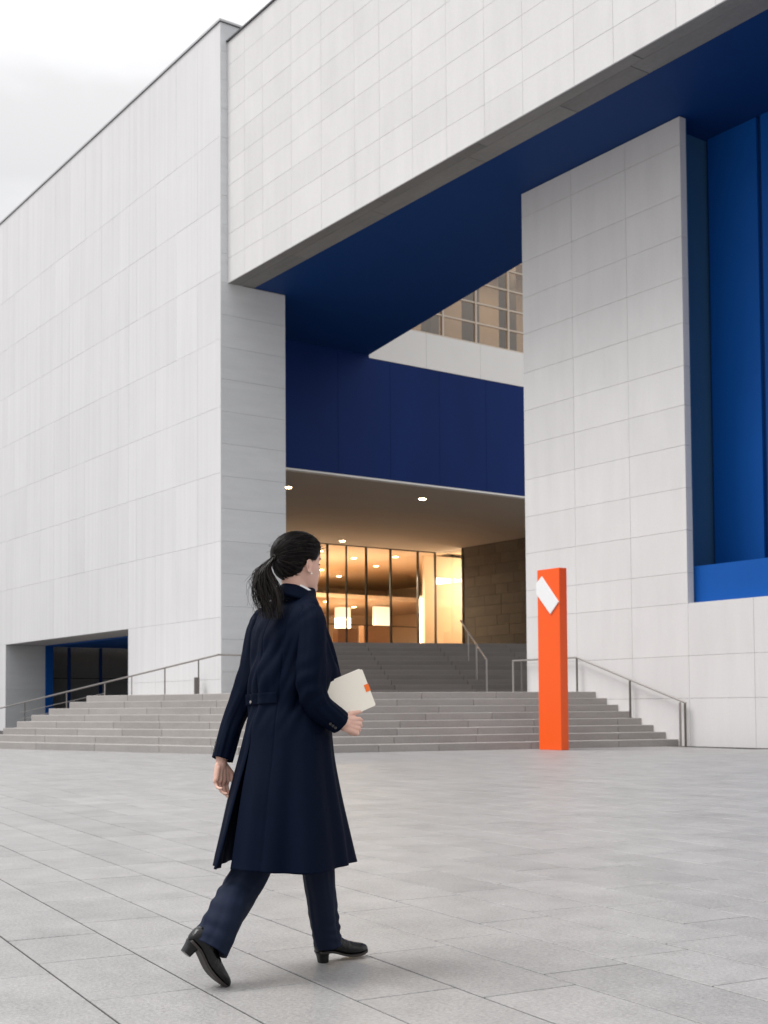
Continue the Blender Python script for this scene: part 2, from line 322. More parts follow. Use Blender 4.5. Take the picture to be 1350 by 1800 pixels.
# dark slate trim under the front edge in two runs, then the blue soffit
tx = [XS + 0.003]
while tx[-1] < XE: tx.append(tx[-1] + random.choice((3.4, 4.6, 5.6)))
panels(beam, 'z', ZS + 0.004, tx, [YF + 0.045, YF + 0.42], M['band'], t=0.1, gap=0.02, name='trim_slab')
tx = [XS + 0.003]
while tx[-1] < XE: tx.append(tx[-1] + random.choice((2.4, 4.6, 3.6)))
panels(beam, 'z', ZS + 0.012, tx, [YF + 0.42, YF + 1.06], M['band'], t=0.1, gap=0.02, name='trim_slab')
sof = [(XS + 0.002, YF + 1.065), (XE, YF + 1.065), (XE, 27.5), (-21, 26.7), (-31.6, 28.6), (-43.8, 30.77), (-44.15, 30.77), (-44.15, 23.76), (XS + 0.002, 23.76)]
bp(MB().prism(sof, ZS + 0.02, ZS + 0.155), 'blue_soffit', M['blueS'])
# --- blue passage wall, facing east, pale band above, upper glazing
XB = -43.8
bwall = bp(MB().box(XB - 0.35, XB - 0.03, 23.76, 60, 10.78, 15.90), 'blue_wall', M['blueW'])
for y0 in range(0, 13):
    MB().box(XB - 0.03, XB, 23.8 + y0 * 2.7, 23.8 + y0 * 2.7 + 2.688, 10.79, 15.90).build('wall_board', M['blueW'], bwall)
bp(MB().box(XB - 0.35, XB, 23.8, 30.78, 15.902, 16.035), 'wall_head', M['blueW'])
bp(MB().box(XB - 0.3, XB + 0.04, 23.76, 60, 10.70, 10.77), 'ceiling_edge_trim', M['white'])
band = bp(MB().box(XB - 0.4, XB - 0.04, 30.8, 60, 15.93, 17.50), 'white_band', M['white'])
for y0 in range(0, 8):
    MB().box(XB - 0.04, XB - 0.005, 30.80 + y0 * 3.1, 30.80 + y0 * 3.1 + 3.085, 15.93, 17.50).build('render_panel', M['white'], band)
upg = bp(MB().box(XB - 0.32, XB - 0.02, 24, 60, 17.501, 17.56), 'upper_window', M['mullL'])
ys = [31.0, 32.95, 34.88, 36.80, 38.76, 40.7, 42.6, 44.5, 46.4]; zs = [17.56, 18.49, 19.42, 20.35, 21.28, 22.3, 23.4, 24.5]
for y in ys: MB().box(XB - 0.18, XB - 0.04, y - 0.045, y + 0.045, 17.56, 24.6).build('mullion', M['mullL'], upg)
for z in zs[1:]:
    for a, b in zip(ys[:-1], ys[1:]): MB().box(XB - 0.16, XB - 0.06, a + 0.046, b - 0.046, z - 0.035, z + 0.035).build('transom', M['mullL'], upg)
for i in range(len(ys) - 1):
    for j in range(len(zs) - 1):
        MB().box(XB - 0.12, XB - 0.11, ys[i] + 0.045, ys[i + 1] - 0.045, zs[j] + 0.034, zs[j + 1] - 0.034).build('pane', M['glassU'], upg)
bp(MB().box(XB - 0.3, XB + 0.02, 24, 60, 24.62, 25.3), 'roof_edge', M['white'])
# upper gallery behind the glass
bp(MB().box(-52, XB - 0.41, 24, 60, 17.2, 17.45), 'gallery_floor', M['wood'])
bp(MB().box(-52.2, -52.0, 24, 60, 17.45, 25), 'gallery_back_wall', M['warm'])
bp(MB().box(-52, XB - 0.31, 24, 60, 24.7, 24.9), 'gallery_ceiling', M['warm'])
for y in (35.2, 37.9, 40.5, 43): bp(MB().box(-49.4, -48.6, y, y + 0.5, 17.45, 24.7), 'gallery_column', M['dstone'])
for i, (y, z) in enumerate(((33.9, 18.0), (36.2, 18.2), (39.6, 17.9))):
    lp = bp(MB().box(-46.3, -46.2, y, y + 0.09, z, z + 0.16), 'gallery_lamp', M['lamp'])
# --- passage ceiling, glass lobby
ZC = 10.74; XG = -62.75; YN = 49.09
ceilo = bp(MB().box(XG + 0.1, XB - 0.301, 24.0, YN + 1.2, ZC, ZC + 0.3), 'lobby_canopy_ceiling', M['ceil'])
def downlight(x, y, z, parent, st=None):
    m = MB(); m.tube((x, y, z - 0.012), (x, y, z - 0.002), 0.16, 20); o = m.build('downlight', M['lamp'], parent); return o
for x, y in ((-46.8, 35.9), (-47.6, 29.04), (-47.0, 43.5), (-54.5, 31.5), (-61.3, 41.1)): downlight(x, y, ZC, ceilo)
bp(MB().box(-86, XB - 0.36, 24.02, 24.3, 4.32, ZC - 0.01), 'lobby_south_wall', M['dstone'])
# dark stone end wall in coursed blocks
dw = bp(MB().box(-59.95, XB - 0.35, YN + 0.05, YN + 1, 0, ZC), 'dark_stone_wall', M['dark'])
zrow = 3.4; rj = 0
while zrow < ZC - 0.1:
    x = -59.95; rgx = random.Random(rj)
    while x < XB - 0.4:
        L = min(rgx.choice((1.1, 1.5, 2.0)), XB - 0.35 - x)
        h = min(0.61, ZC - zrow - 0.01)
        if L > 0.1: link('stone_block', panel_mesh(L - 0.012, h - 0.012, 0.055, 'y', M['dstone']), M['dstone'], dw, loc=(x, YN - rgx.uniform(0, 0.012), zrow))
        x += L
    zrow += 0.61; rj += 1
# glass front
ZG0 = 4.80
gf = bp(MB().box(XG - 0.08, XG + 0.08, 24.31, YN - 0.08, ZG0 - 0.06, ZG0), 'glass_front', M['mull'])
gy = [24.31, 27.6, 30.8, 34.0, 36.2, 38.5, 41.0, 42.35, 43.8, 45.62, 47.72, YN]
for i, y in enumerate(gy):
    wd = 0.05 if i in (6, 8, 9, 10, 11) else 0.028
    MB().box(XG - 0.06, XG + 0.07, y - wd, y + wd, ZG0, ZC - 0.002).build('mullion', M['mull'], gf)
for a, b in zip(gy[:-1], gy[1:]):
    MB().box(XG - 0.006, XG + 0.006, a + 0.051, b - 0.051, ZG0 + 0.001, ZC - 0.05).build('pane', M['glassL'], gf)
for a, b in ((gy[6], gy[7]), (gy[7], gy[8]), (gy[8], gy[9]), (gy[9], gy[10])):
    MB().box(XG - 0.03, XG + 0.03, a + 0.052, b - 0.052, 5.95, 6.0).build('transom', M['mull'], gf)
MB().box(XG + 0.051, -60.03, YN - 0.006, YN + 0.006, ZG0 + 0.001, ZC - 0.05).build('pane', M['glassL'], gf)
MB().box(-60.05, -59.95, YN - 0.06, YN + 0.04, ZG0, ZC - 0.002).build('mullion', M['mull'], gf)
MB().box(XG + 0.08, -59.95, YN - 0.07, YN + 0.07, ZG0 - 0.06, ZG0).build('sill', M['mull'], gf)
MB().box(XG - 0.07, XG + 0.08, 24.31, YN, ZC - 0.05, ZC - 0.003).build('head_rail', M['mull'], gf)
# lobby room
bp(MB().box(-64.5, -64.3, YN + 0.35, 61.9, 4.3, ZC - 0.002), 'lobby_partition', M['warm'])
bp(MB().box(XG - 0.085, -59.96, YN + 0.01, 61.9, 4.3, ZG0 - 0.101), 'lobby_floor_strip', M['wood'])
bp(MB().box(-64.29, -59.96, YN + 1.21, 61.9, ZC, ZC + 0.2), 'lobby_ceiling_strip', M['warm'])
room = bp(MB().box(-86, XG - 0.081, 33.5, 62, 4.3, ZG0 - 0.1), 'lobby_floor', M['wood'])
MB().box(-59.95, -59.8, YN + 0.08, 62, 4.3, ZC).build('east_wall', M['warm'], room)
MB().box(-86.2, -86, 33.5, 62, 4.3, ZC + 0.3).build('back_wall', M['warm'], room)
MB().box(-86, -59.8, 62, 62.2, 4.3, ZC + 0.3).build('north_wall', M['warm'], room)
MB().box(-86, XG - 0.09, 33.501, 62, ZC - 0.0, ZC + 0.3).build('ceiling', M['warm'], room)
MB().box(-86, -73, 33.6, 61.9, 8.6, 8.9).build('mezzanine_slab', M['warm'], room)
MB().box(-72.9, -71.6, 40.5, 44.6, ZG0 - 0.1, 8.2).build('wood_volume', M['wood'], room)
MB().box(-72.0, -71.3, 44.8, 45.5, ZG0 - 0.1, 7.7).build('column', M['warm'], room)
MB().box(-78.0, -77.4, 51.6, 52.6, ZG0 + 0.0, 8.4).build('lit_panel', M['lampS'], room)
MB().box(-76.0, -75.6, 53.6, 54.9, ZG0 + 1.4, 8.4).build('lit_panel', M['lampS'], room)
MB().box(-69.0, -68.3, 52.4, 53.4, ZG0 - 0.1, 8.6).build('column', M['white'], room)
MB().box(-67.2, -66.6, 46.3, 48.4, ZG0 - 0.1, 6.3).build('reception_desk', M['wood'], room)
MB().box(-66.6, -66.0, 43.9, 45.4, ZG0 - 0.1, 6.0).build('reception_desk', M['wood'], room)
for x, y in ((-66, 42.6), (-68, 46.5), (-70.5, 44.0), (-66, 48.4), (-71, 50.4), (-75, 48.5), (-78, 52), (-80, 46), (-66, 37), (-70, 39.0), (-64.8, 51.8), (-62.2, 53.5)): downlight(x, y, ZC, room)
for x, y in ((-75, 45.0), (-76, 49.5), (-79, 54), (-80, 50)): downlight(x, y, 8.6, room)
for i, (x, y, z, e) in enumerate(((-48, 37, 24.4, 260), (-48, 44, 24.4, 200), (-68, 45, 9.6, 900), (-78, 51, 7.6, 500), (-61.4, 53.5, 8.8, 300), (-71, 40, 5.6, 500), (-78, 46, 10.0, 420), (-70, 51.0, 8.4, 380), (-67, 47.2, 7.6, 90))):
    al = bpy.data.lights.new('interior_fill', 'AREA' if i not in (4, 8) else 'POINT'); al.energy = e  # fill lights without fixtures, added to brighten the lobby and gallery
    al.energy *= 1.9 if i > 1 else 1.0
    if i not in (4, 8): al.size = 3.5 if i > 1 else 3.0
    else: al.shadow_soft_size = 0.09
    al.color = (1.0, 0.85, 0.66)
    ao = bpy.data.objects.new('interior_fill', al); COL.objects.link(ao); ao.location = (x, y, z)
    if i in (5, 6): ao.rotation_euler = (PI, 0, 0)
# --- gate wall (right): plate of stone, the tall blue niche beside it, wall under the niche
YR = 24.687; XW = -27.30; XN = -21.30
zr = [0.0, 1.2, 2.26, 3.58, 4.36, 5.43, 6.5, 7.58, 8.6, 9.6, 10.7, 11.85, 12.92, 13.98, 15.3, 16.02]
core = MB(); core.box(XW + 0.04, XN - 0.04, YR + 0.05, YR + 0.19, 0, ZS + 0.01); core.box(XN - 0.04, XE, YR + 0.05, YR + 0.6, 0, 3.57)
core.box(-9, XE, YR + 0.05, YR + 0.6, 3.57, ZS + 0.01)
gate = bp(core, 'gate_wall', M['core'])
panels(gate, 'y', YR, [XW, -25.25, -23.2, XN], zr, M['stoneF'])
panels(gate, 'x', XN, [YR + 0.042, YR + 0.23], zr[3:], M['stoneF'])
lowx = [XN, -19.3, -17.2, -15.1, -13.0, -10.9, -9.0, -6.8, -4.6, -2.4, 0, 2.5, 5, XE]
panels(gate, 'y', YR, lowx, zr[:4], M['stoneF'])
panels(gate, 'y', YR, [-9.0, -6.8, -4.6, -2.4, 0, 2.5, 5, XE], zr[3:], M['stoneF'])
panels(gate, 'z', 3.58, [XN, -19.3, -17.2, -15.1, -13.0, -10.9, -9.0], [YR + 0.045, YR + 0.25], M['stoneF'], t=-0.03)
niche = bp(MB().box(-22.2, -21.9, YR + 0.2, 26.6, 3.3, ZS + 0.015), 'blue_niche', M['blueG'])
MB().box(-21.9, -9.05, 26.46, 26.9, 3.3, ZS + 0.015).build('back_wall', M['blueS'], niche)
for a, b, y in ((-21.80, -20.24, 26.36), (-20.10, -17.6, 26.36), (-17.48, -15.4, 26.36), (-15.28, -13.1, 26.36), (-12.98, -10.9, 26.36), (-10.78, -9.08, 26.36)):
    MB().box(a, b, y, 26.455, 3.59, ZS + 0.012).build('wall_board', M['blueN'], niche)
MB().box(-21.9, XN - 0.0, YR + 0.235, YR + 0.26, 3.59, ZS + 0.01).build('return_board', M['blueG'], niche)
MB().box(-21.88, -9.06, YR + 0.27, YR + 0.36, 3.585, 4.52).build('parapet', M['blueN'], niche)
MB().box(-21.9, -9.05, YR + 0.37, 26.44, 3.4, 3.584).build('niche_floor', M['blueG'], niche)
# passage inner faces behind the gate wall
bp(MB().box(-22.25, -9, 27, 27.3, 0, ZS), 'inner_wall', M['white'])

# ================================================================== STAIRS
RUN = 0.395; RISE = 0.1765; NS = 8; ZP = RISE * NS
Ap = Vector((-33.47, 11.44)); Bp = Vector((-24.75, 13.80)); Cp = Vector((-21.48, 25.4))
uAB = (Bp - Ap).normalized(); nAB = Vector((-uAB.y, uAB.x)); uBC = (Cp - Bp).normalized(); nBC = Vector((-uBC.y, uBC.x))
def isect(p, u, q, v):
    den = u.x * v.y - u.y * v.x; t = ((q.x - p.x) * v.y - (q.y - p.y) * v.x) / den; return p + u * t
def off(k):       # front corner points of step k: left end, corner, right end on the wall
    a = Ap + nAB * RUN * k; c = Bp + nBC * RUN * k
    cor = isect(a, uAB, c, uBC); rt = isect(c, uBC, Vector((0, YR - 0.002)), Vector((1, 0))); return a, cor, rt
endpx = [-30, -14, 6, 30, 55, 86, 122, 152, 165]
def left_end(k):
    a = Ap + nAB * RUN * k
    dr = Vector((fw.x + RR.x * (endpx[k] - 675) / 2231, fw.y + RR.y * (endpx[k] - 675) / 2231))
    return isect(a, uAB, Vector((0, 0)), dr)
LE = [Vector((round(p.x, 2), round(p.y, 2))) for p in (left_end(k) for k in range(9))]
stair = empty('stone_staircase', (-26, 16, 0), 0, 'broad grey stone staircase of eight low steps wrapping in front of the entrance', 'staircase')
def sp(mb, name, m, par=stair, off=(26, -16, 0), **kw):
    o = mb.build(name, m, None, **kw); o.parent = par; o.location = off; return o
rgs = random.Random(11)
for k in range(NS):
    a, cor, rt = off(k); _, cor2, rt2 = off(k + 1); z0 = RISE * k; z1 = RISE * (k + 1)
    dpt = RUN + 0.10
    # front run A..corner then corner..C, cut in blocks
    for (p, q, nn) in ((LE[k], cor, nAB), (cor, rt, nBC)):
        L = (q - p).length; uu = (q - p) / L
        if nn is nBC: p2 = off(k + 1)[1]
        cuts = [0]
        while cuts[-1] < L: cuts.append(cuts[-1] + rgs.choice((1.5, 1.8, 2.1, 2.4)))
        cuts[-1] = L
        if cuts[-1] - cuts[-2] < 0.5: cuts.pop(-2)
        mit0 = 0; mit1 = 0
        for c0, c1 in zip(cuts[:-1], cuts[1:]):
            f0 = p + uu * (c0 + (0.003 if c0 > 0 else 0)); f1 = p + uu * (c1 - (0.003 if c1 < L else 0))
            b0 = f0 + nn * dpt; b1 = f1 + nn * dpt
            nxt = isect(p + nn * dpt, uu, cor, (cor2 - cor))
            if c1 == L and nn is nAB: b1 = nxt
            if c0 == 0 and nn is nBC: b0 = nxt
            e = rgs.uniform(-0.002, 0.002)
            mb = MB().prism([tuple(f0), tuple(f1), tuple(b1), tuple(b0)], z0 - 0.02, z1 + e)
            sp(mb, 'step_block', M['step'], bevel=0.014)
a8, c8, r8 = off(NS - 0.9)
plat = [tuple(LE[8]), tuple(c8), tuple(r8), (XW, YR - 0.0), (XW, 24.9), (-27.3, 27), (-34, 33), (-39.06, 33), (-39.05, YL - 0.001), (-46.0, YL - 0.001), (-46.2, 19.6), (LE[8].x - 0.6, LE[8].y + 1.5)]
landing = sp(MB().prism(plat, 0.0, ZP - 0.012), 'landing', M['step'])
# upper flight inside the passage
up = empty('inner_staircase', (-33, 26, ZP - 0.012), 0, 'dark stone staircase under the blue wall rising to the glass lobby', 'staircase')
q0 = Vector((-31.4, 26.2)); du = Vector((0.34, 0.94)).normalized(); nu = Vector((-du.y, du.x))
URI = 0.170; URU = 0.40; NU = 11
for k in range(NU):
    p = q0 + nu * URU * k
    for s0, s1 in ((-5.2, -2.61), (-2.6, 0.0), (0.01, 2.6), (2.61, 5.2), (5.21, 8.4), (8.41, 12.5)):
        e = rgs.uniform(-0.002, 0.002)
        f0 = p + du * s0; f1 = p + du * s1; dd = URU + 0.1 if k < NU - 1 else 16
        mb = MB().prism([tuple(f0), tuple(f1), tuple(f1 + nu * dd), tuple(f0 + nu * dd)], ZP - 0.02 + URI * k, ZP - 0.012 + URI * (k + 1) + e)
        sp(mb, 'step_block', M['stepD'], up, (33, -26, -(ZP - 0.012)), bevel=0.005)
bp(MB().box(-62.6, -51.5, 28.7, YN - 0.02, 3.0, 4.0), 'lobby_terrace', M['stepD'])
bp(MB().box(XG - 0.1, XG + 0.1, 24.4, YN, 4.0, 4.735), 'lobby_plinth', M['dstone'])

# ramp along the side wing
ramp = MB().prism([(-57.3, 19.62), (-41.2, 19.62), (-41.2, YL - 0.003), (-57.3, YL - 0.003)], -0.02, [0.0, ZP - 0.015, ZP - 0.015, 0.0])
ramp = ramp.build('wheelchair_ramp', M['step'], label='shallow stone ramp climbing along the pale wing wall beside the stairs', cat='ramp')
def ramp_z(x): return max(0.0, min(ZP, (x + 57.3) / 16.1 * (ZP - 0.015)))

# ================================================================== HANDRAILS
def rail(name, pts, posts, rad, label, base, mats=M['steel'], posthw=0.03, extra=()):
    e = empty(name, base, 0, label, 'handrail'); o = (-base[0], -base[1], -base[2])
    mb = MB()
    for p, q in zip(pts[:-1], pts[1:]): mb.tube(p, q, rad, 10)
    h = mb.build('top_rail', mats, e, smooth=False); h.location = o
    for (x, y, z0, z1, m) in posts:
        pb = MB().box(x - posthw, x + posthw, y - 0.012, y + 0.012, z0, z1).build('post', m, e, bevel=0.003); pb.location = o
        fl = MB().tube((x, y, z0 - 0.003), (x, y, z0 + 0.01), 0.06, 12).build('base_plate', m, e); fl.location = o
    for p, q in extra:
        b = MB().tube(p, q, 0.012, 6).build('lower_bar', mats, e); b.location = o
    return e
yr = 20.05
def rz(x): return 1.365 + (x + 55.4) * 0.0795
posts = []
for x in (-58.9, -55.4, -50.5, -46.6, -44.1, -41.3, -38.72):
    zb = ramp_z(x) if x < -46 else ZP - 0.012
    posts.append((x, yr, zb, rz(x) - 0.02, M['steelD'] if x > -43 or x < -52 else M['steel']))
ex = [((-56.5, yr + 0.6, rz(-56.5) - 0.35), (-41.6, yr + 0.6, rz(-41.6) - 0.35)), ((-56.5, yr + 0.6, rz(-56.5) - 0.6), (-41.6, yr + 0.6, rz(-41.6) - 0.6))]
rail('handrail', [(-60.5, yr, rz(-60.5)), (-37.3, yr, rz(-37.3)), (-37.3, 23.7, rz(-37.3))], posts, 0.032, 'long steel handrail climbing leftmost beside the side wing and its ramp', (-49, yr, 0), extra=[((-56.0, yr, rz(-56) - 0.42), (-46.7, yr, rz(-46.7) - 0.42)), ((-56.0, yr, rz(-56) - 0.72), (-46.7, yr, rz(-46.7) - 0.72))])
ry = YR - 0.16
P = [(-27.75, ry + 0.02, ZP + 0.94), (-25.10, ry, ZP + 0.94), (-21.28, ry, 1.085)]
rail('handrail', P, [(-27.72, ry, ZP - 0.01, ZP + 0.92, M['steel']), (-27.35, ry, ZP - 0.01, ZP + 0.92, M['steelD']), (-25.10, ry, ZP - 0.01, ZP + 0.92, M['steelD']),
                     (-23.15, ry, RISE * 4, 1.68, M['steelD']), (-21.47, ry, 0.0, 1.10, M['steel']), (-21.31, ry, 0.0, 1.07, M['steelD'])], 0.026,
     'steel handrail descending the right end of the steps along the gate wall', (-24, ry, 0))
m0 = Vector((-30.6, 25.97, 2.5)); m1 = Vector((-35.3, 28.75, 4.12))
rail('handrail', [tuple(m0), tuple(m1)], [(m0.x, m0.y, ZP - 0.012, m0.z - 0.01, M['steel'])] + [(*(m0 + (m1 - m0) * f).xy, ZP - 0.1 + 1.62 * f, (m0 + (m1 - m0) * f).z - 0.01, M['steel']) for f in (0.36, 0.68)], 0.030,
     'short steel handrail on the dark inner stairs below the lobby', (m0.x, m0.y, ZP - 0.012))

# small service post and dark planter by the wing
MB().box(-40.42, -40.22, 20.75, 20.87, ZP - 0.012, ZP + 0.72).build('service_post', M['steelD'], label='slim brown metal post standing alone against the pale wing wall above the steps', cat='post', bevel=0.01)
pl = empty('stone_block', (-57.8, 18.2, 0), 0, 'low dark stone block at the far left end of the steps', 'stone block')
MB().box(-1.2, 1.2, -0.5, 0.5, 0, 0.42).build('base', M['stepD'], pl, bevel=0.01)
MB().box(-1.25, 1.25, -0.55, 0.55, 0.421, 0.5).build('cap', M['dark'], pl, bevel=0.01)

# ================================================================== PYLON
py = empty('orange_pylon', (-22.0, 20.72, 0), 0, 'tall square orange sign pylon with a tilted white plate near its top', 'sign pylon')
MB().box(-0.38, 0.375, -0.12, 0.12, 0.0, 4.27).build('shaft', M['orange'], py, bevel=0.008)
MB().box(-0.36, 0.355, -0.10, 0.10, -0.003, 0.012).build('base_shade_strip', M['coping'], py)  # solid dark slab in place of the shade at the shaft's foot
pp = [(-0.200, 4.11), (-0.392, 3.95), (-0.392, 3.70), (0.080, 3.195), (0.366, 3.465)]
pm = MB(); n = len(pp)
pm.add([(x, -0.15, z) for x, z in pp] + [(x, -0.1215, z) for x, z in pp], [tuple(range(n)), tuple(range(n, 2 * n))[::-1]] + [(i, (i + 1) % n, n + (i + 1) % n, n + i) for i in range(n)])
pm.build('white_plate', M['plate'], py, bevel=0.006)

# ================================================================== WOMAN
OX = 0.392
WO = r * (-OX) + d * 5.0
WOM = empty('person', (WO.x, WO.y, 0), math.atan2(r.y, r.x), 'woman in a long navy coat and dark ponytail walking towards the steps with a folder', 'person')
def P3(u, v, t):     # figure drawing units (446 to the metre at the figure's own distance) -> metres in the figure's frame
    k = (5 + t) / 2231.0
    return Vector(((u - 675) * k + OX, t, 1.034 + (1244.2 - v) * k))
HB = R(50); FB = Vector((math.sin(HB), math.cos(HB), 0)); BB = Vector((math.cos(HB), -math.sin(HB), 0))      # body forward / body right
HH = R(49); FH = Vector((math.sin(HH), math.cos(HH), 0)); BH = Vector((math.cos(HH), -math.sin(HH), 0))      # head forward / right

def interp(keys, n):
    ks = np.array(keys, float); t = ks[:, 0]; out = []
    tt = np.linspace(t[0], t[-1], n)
    m = np.zeros_like(ks[:, 1:])
    for i in range(len(t)):
        if i == 0: m[i] = (ks[1, 1:] - ks[0, 1:]) / (t[1] - t[0])
        elif i == len(t) - 1: m[i] = (ks[-1, 1:] - ks[-2, 1:]) / (t[-1] - t[-2])
        else: m[i] = (ks[i + 1, 1:] - ks[i - 1, 1:]) / (t[i + 1] - t[i - 1])
    for x in tt:
        i = min(len(t) - 2, max(0, int(np.searchsorted(t, x, side='right') - 1))); h = t[i + 1] - t[i]; s = (x - t[i]) / h
        y = (2 * s**3 - 3 * s**2 + 1) * ks[i, 1:] + (s**3 - 2 * s**2 + s) * h * m[i] + (-2 * s**3 + 3 * s**2) * ks[i + 1, 1:] + (s**3 - s**2) * h * m[i + 1]
        out.append((x, *y))
    return out
def grid_mesh(name, rings, closed=True, cap0=False, cap1=False):
    n = len(rings[0]); vs = [tuple(p) for rr in rings for p in rr]; fs = []
    for i in range(len(rings) - 1):
        for j in range(n if closed else n - 1):
            k = (j + 1) % n; fs.append((i * n + j, i * n + k, (i + 1) * n + k, (i + 1) * n + j))
    if cap0: fs.append(tuple(range(n))[::-1])
    if cap1: fs.append(tuple(range((len(rings) - 1) * n, len(rings) * n)))
    mb = MB().add(vs, fs); return mb

# ---- coat body
coat_keys = [  # v, left edge, right edge, half width across shoulders
    (1034, 501, 549, 0.056), (1043, 489, 552, 0.085), (1052, 481, 553, 0.115), (1060, 467, 557, 0.150), (1070, 458, 560, 0.165), (1085, 452, 562, 0.170), (1110, 448, 566, 0.170), (1150, 446, 579, 0.165),
    (1190, 443, 596, 0.160), (1232, 443, 584, 0.150), (1265, 436, 580, 0.160), (1320, 424, 583, 0.185), (1390, 407, 594, 0.215), (1455, 393, 606, 0.24), (1517, 380, 617, 0.262)]
NR = 150; NT = 240
rings_t = interp(coat_keys, NR)
def coat_ring(v, uL, uR, a, th, extra=0.0):
    """point on the coat at height v and angle th (0 = centre of the back, growing towards the wearer's right)"""
    ext = (uR - uL) / 2 / 446.2; cu = (uL + uR) / 2
    cc = math.sqrt(max((ext**2 - (a * BB.x)**2), 0.0009)) / FB.x
    ct = (cu - 506) / 446.2 * FB.y / FB.x
    c = P3(cu, v, 0); c.x = (cu - 675) * 5 / 2231 + OX; c.y = ct
    ee = 2.35 - 0.35 * max(0, min(1, (v - 1120) / 150))
    ce, se = -math.cos(th), math.sin(th)
    rho = (abs(ce)**ee + abs(se)**ee)**(-1 / ee)
    p = c + (FB * (ce * cc) + BB * (se * a)) * rho
    return c, p
def folds(v, th):
    k = max(0.0, (v - 1250) / 284); f = 0
    f += 0.015 * k * math.sin(5 * th + 0.7) + 0.010 * k * math.sin(9 * th - 1.1 + v * 0.002) + 0.006 * k * math.sin(15 * th + 2)
    w_ = math.exp(-((v - 1225) / 26.0)**2)
    f += 0.0035 * w_ * math.sin(17 * th + v * 0.05) - 0.003 * w_ * (1 - k)
    u_ = max(0, min(1, (v - 1075) / 30)) * max(0, min(1, (1300 - v) / 60))
    f += 0.018 * u_ * (noise.noise(Vector((th * 2.6 + 9, v * 0.009, 0.3)))) + 0.012 * u_ * noise.noise(Vector((th * 5 + v * 0.02, v * 0.022, 3.3)))
    f += 0.008 * k * noise.noise(Vector((th * 3, v * 0.006, 7.7)))
    # shallow princess seams over the shoulder blades and the back seam
    for s0, dp in ((-0.02, 0.005), (0.62, 0.0035), (-0.62, 0.0035)):
        if 1065 < v < 1520: f -= dp * math.exp(-((th - s0) / 0.018)**2)
    return f
rings = []
for (v, uL, uR, a) in rings_t:
    row = []
    for j in range(NT + 1):
        x = j / NT; th = 0.0 + 2 * PI * x
        if th > PI: tt = th - 2 * PI
        else: tt = th
        c, p = coat_ring(v, uL, uR, a, th)
        dirv = (p - c); L = dirv.length; dirv = dirv / max(L, 1e-5)
        s = folds(v, tt)
        vent = max(0.0, min(1.0, (v - 1262) / 262))**1.35
        # vent: wearer's right panel tucks inward, wearer's left panel rides outward and lies over it
        s += -0.036 * vent * math.exp(-(th / 0.20)**2) * 1.0
        s += 0.010 * vent * math.exp(-((2 * PI - th) / 0.30)**2)
        q = p + dirv * s
        if x > 0.5 and vent > 0: q -= BB * 0.0
        if v > 1260:        # the left flap falls a little open, the right one tucks beneath
            q += BB * (0.026 * vent) * math.exp(-(th / 0.25)**2) * 0.9
            q += -BB * 0.012 * vent * math.exp(-((2 * PI - th) / 0.35)**2)
        if v > 1500: q.z += 0.006 * math.sin(3 * th + 1) * (v - 1500) / 17
        row.append(q)
    rings.append(row)
coat = grid_mesh('coat', rings, closed=False).build('coat', M['coat'], WOM, smooth=True)
so_ = coat.modifiers.new('solid', 'SOLIDIFY'); so_.thickness = 0.006; so_.offset = -1
def coat_at(v, th, out=0.0):
    keys = min(rings_t, key=lambda q: abs(q[0] - v)); c, p = coat_ring(v, *keys[1:], th); dv = (p - c).normalized()
    return p + dv * (folds(v, th if th < PI else th - 2 * PI) + out)
# half belt across the back waist
def strip(name, v0, v1, t0, t1, out, m, par, n=40, thick=0.004, tilt=0.0):
    rws = []
    for i in range(6):
        f = i / 5; row = []
        for j in range(n + 1):
            x = j / n; th = t0 + (t1 - t0) * x; v = v0 + (v1 - v0) * f + tilt * x
            kk = min(rings_t, key=lambda q: abs(q[0] - v)); c, p = coat_ring(v, *kk[1:], th); dv = (p - c).normalized(); pz = P3(500, v, 0).z
            q = p + dv * (folds(v, th) + out); q.z = pz; row.append(q)
        rws.append(row)
    o = grid_mesh(name, rws, closed=False).build(name, m, par, smooth=True)
    s = o.modifiers.new('solid', 'SOLIDIFY'); s.thickness = thick; s.offset = 0; b = o.modifiers.new('bevel', 'BEVEL'); b.width = 0.0012; b.segments = 2; return o
strip('half_belt', 1224, 1243, -1.45, 0.60, 0.010, M['coat'], coat, tilt=-7)
def disc(p, nrm, rad, h, m, name, par):
    nrm = Vector(nrm).normalized(); mb = MB().tube(Vector(p) - nrm * h / 2, Vector(p) + nrm * h / 2, rad, 14); return mb.build(name, m, par, bevel=0.001)
disc(coat_at(1234, -0.25, 0.0135), (-0.75, -0.66, 0), 0.006, 0.004, M['steel'], 'belt_button', coat)
# pocket welt on the wearer's right hip
strip('pocket_flap', 1288, 1316, 1.52, 1.78, 0.006, M['coat'], coat, n=12, thick=0.003)
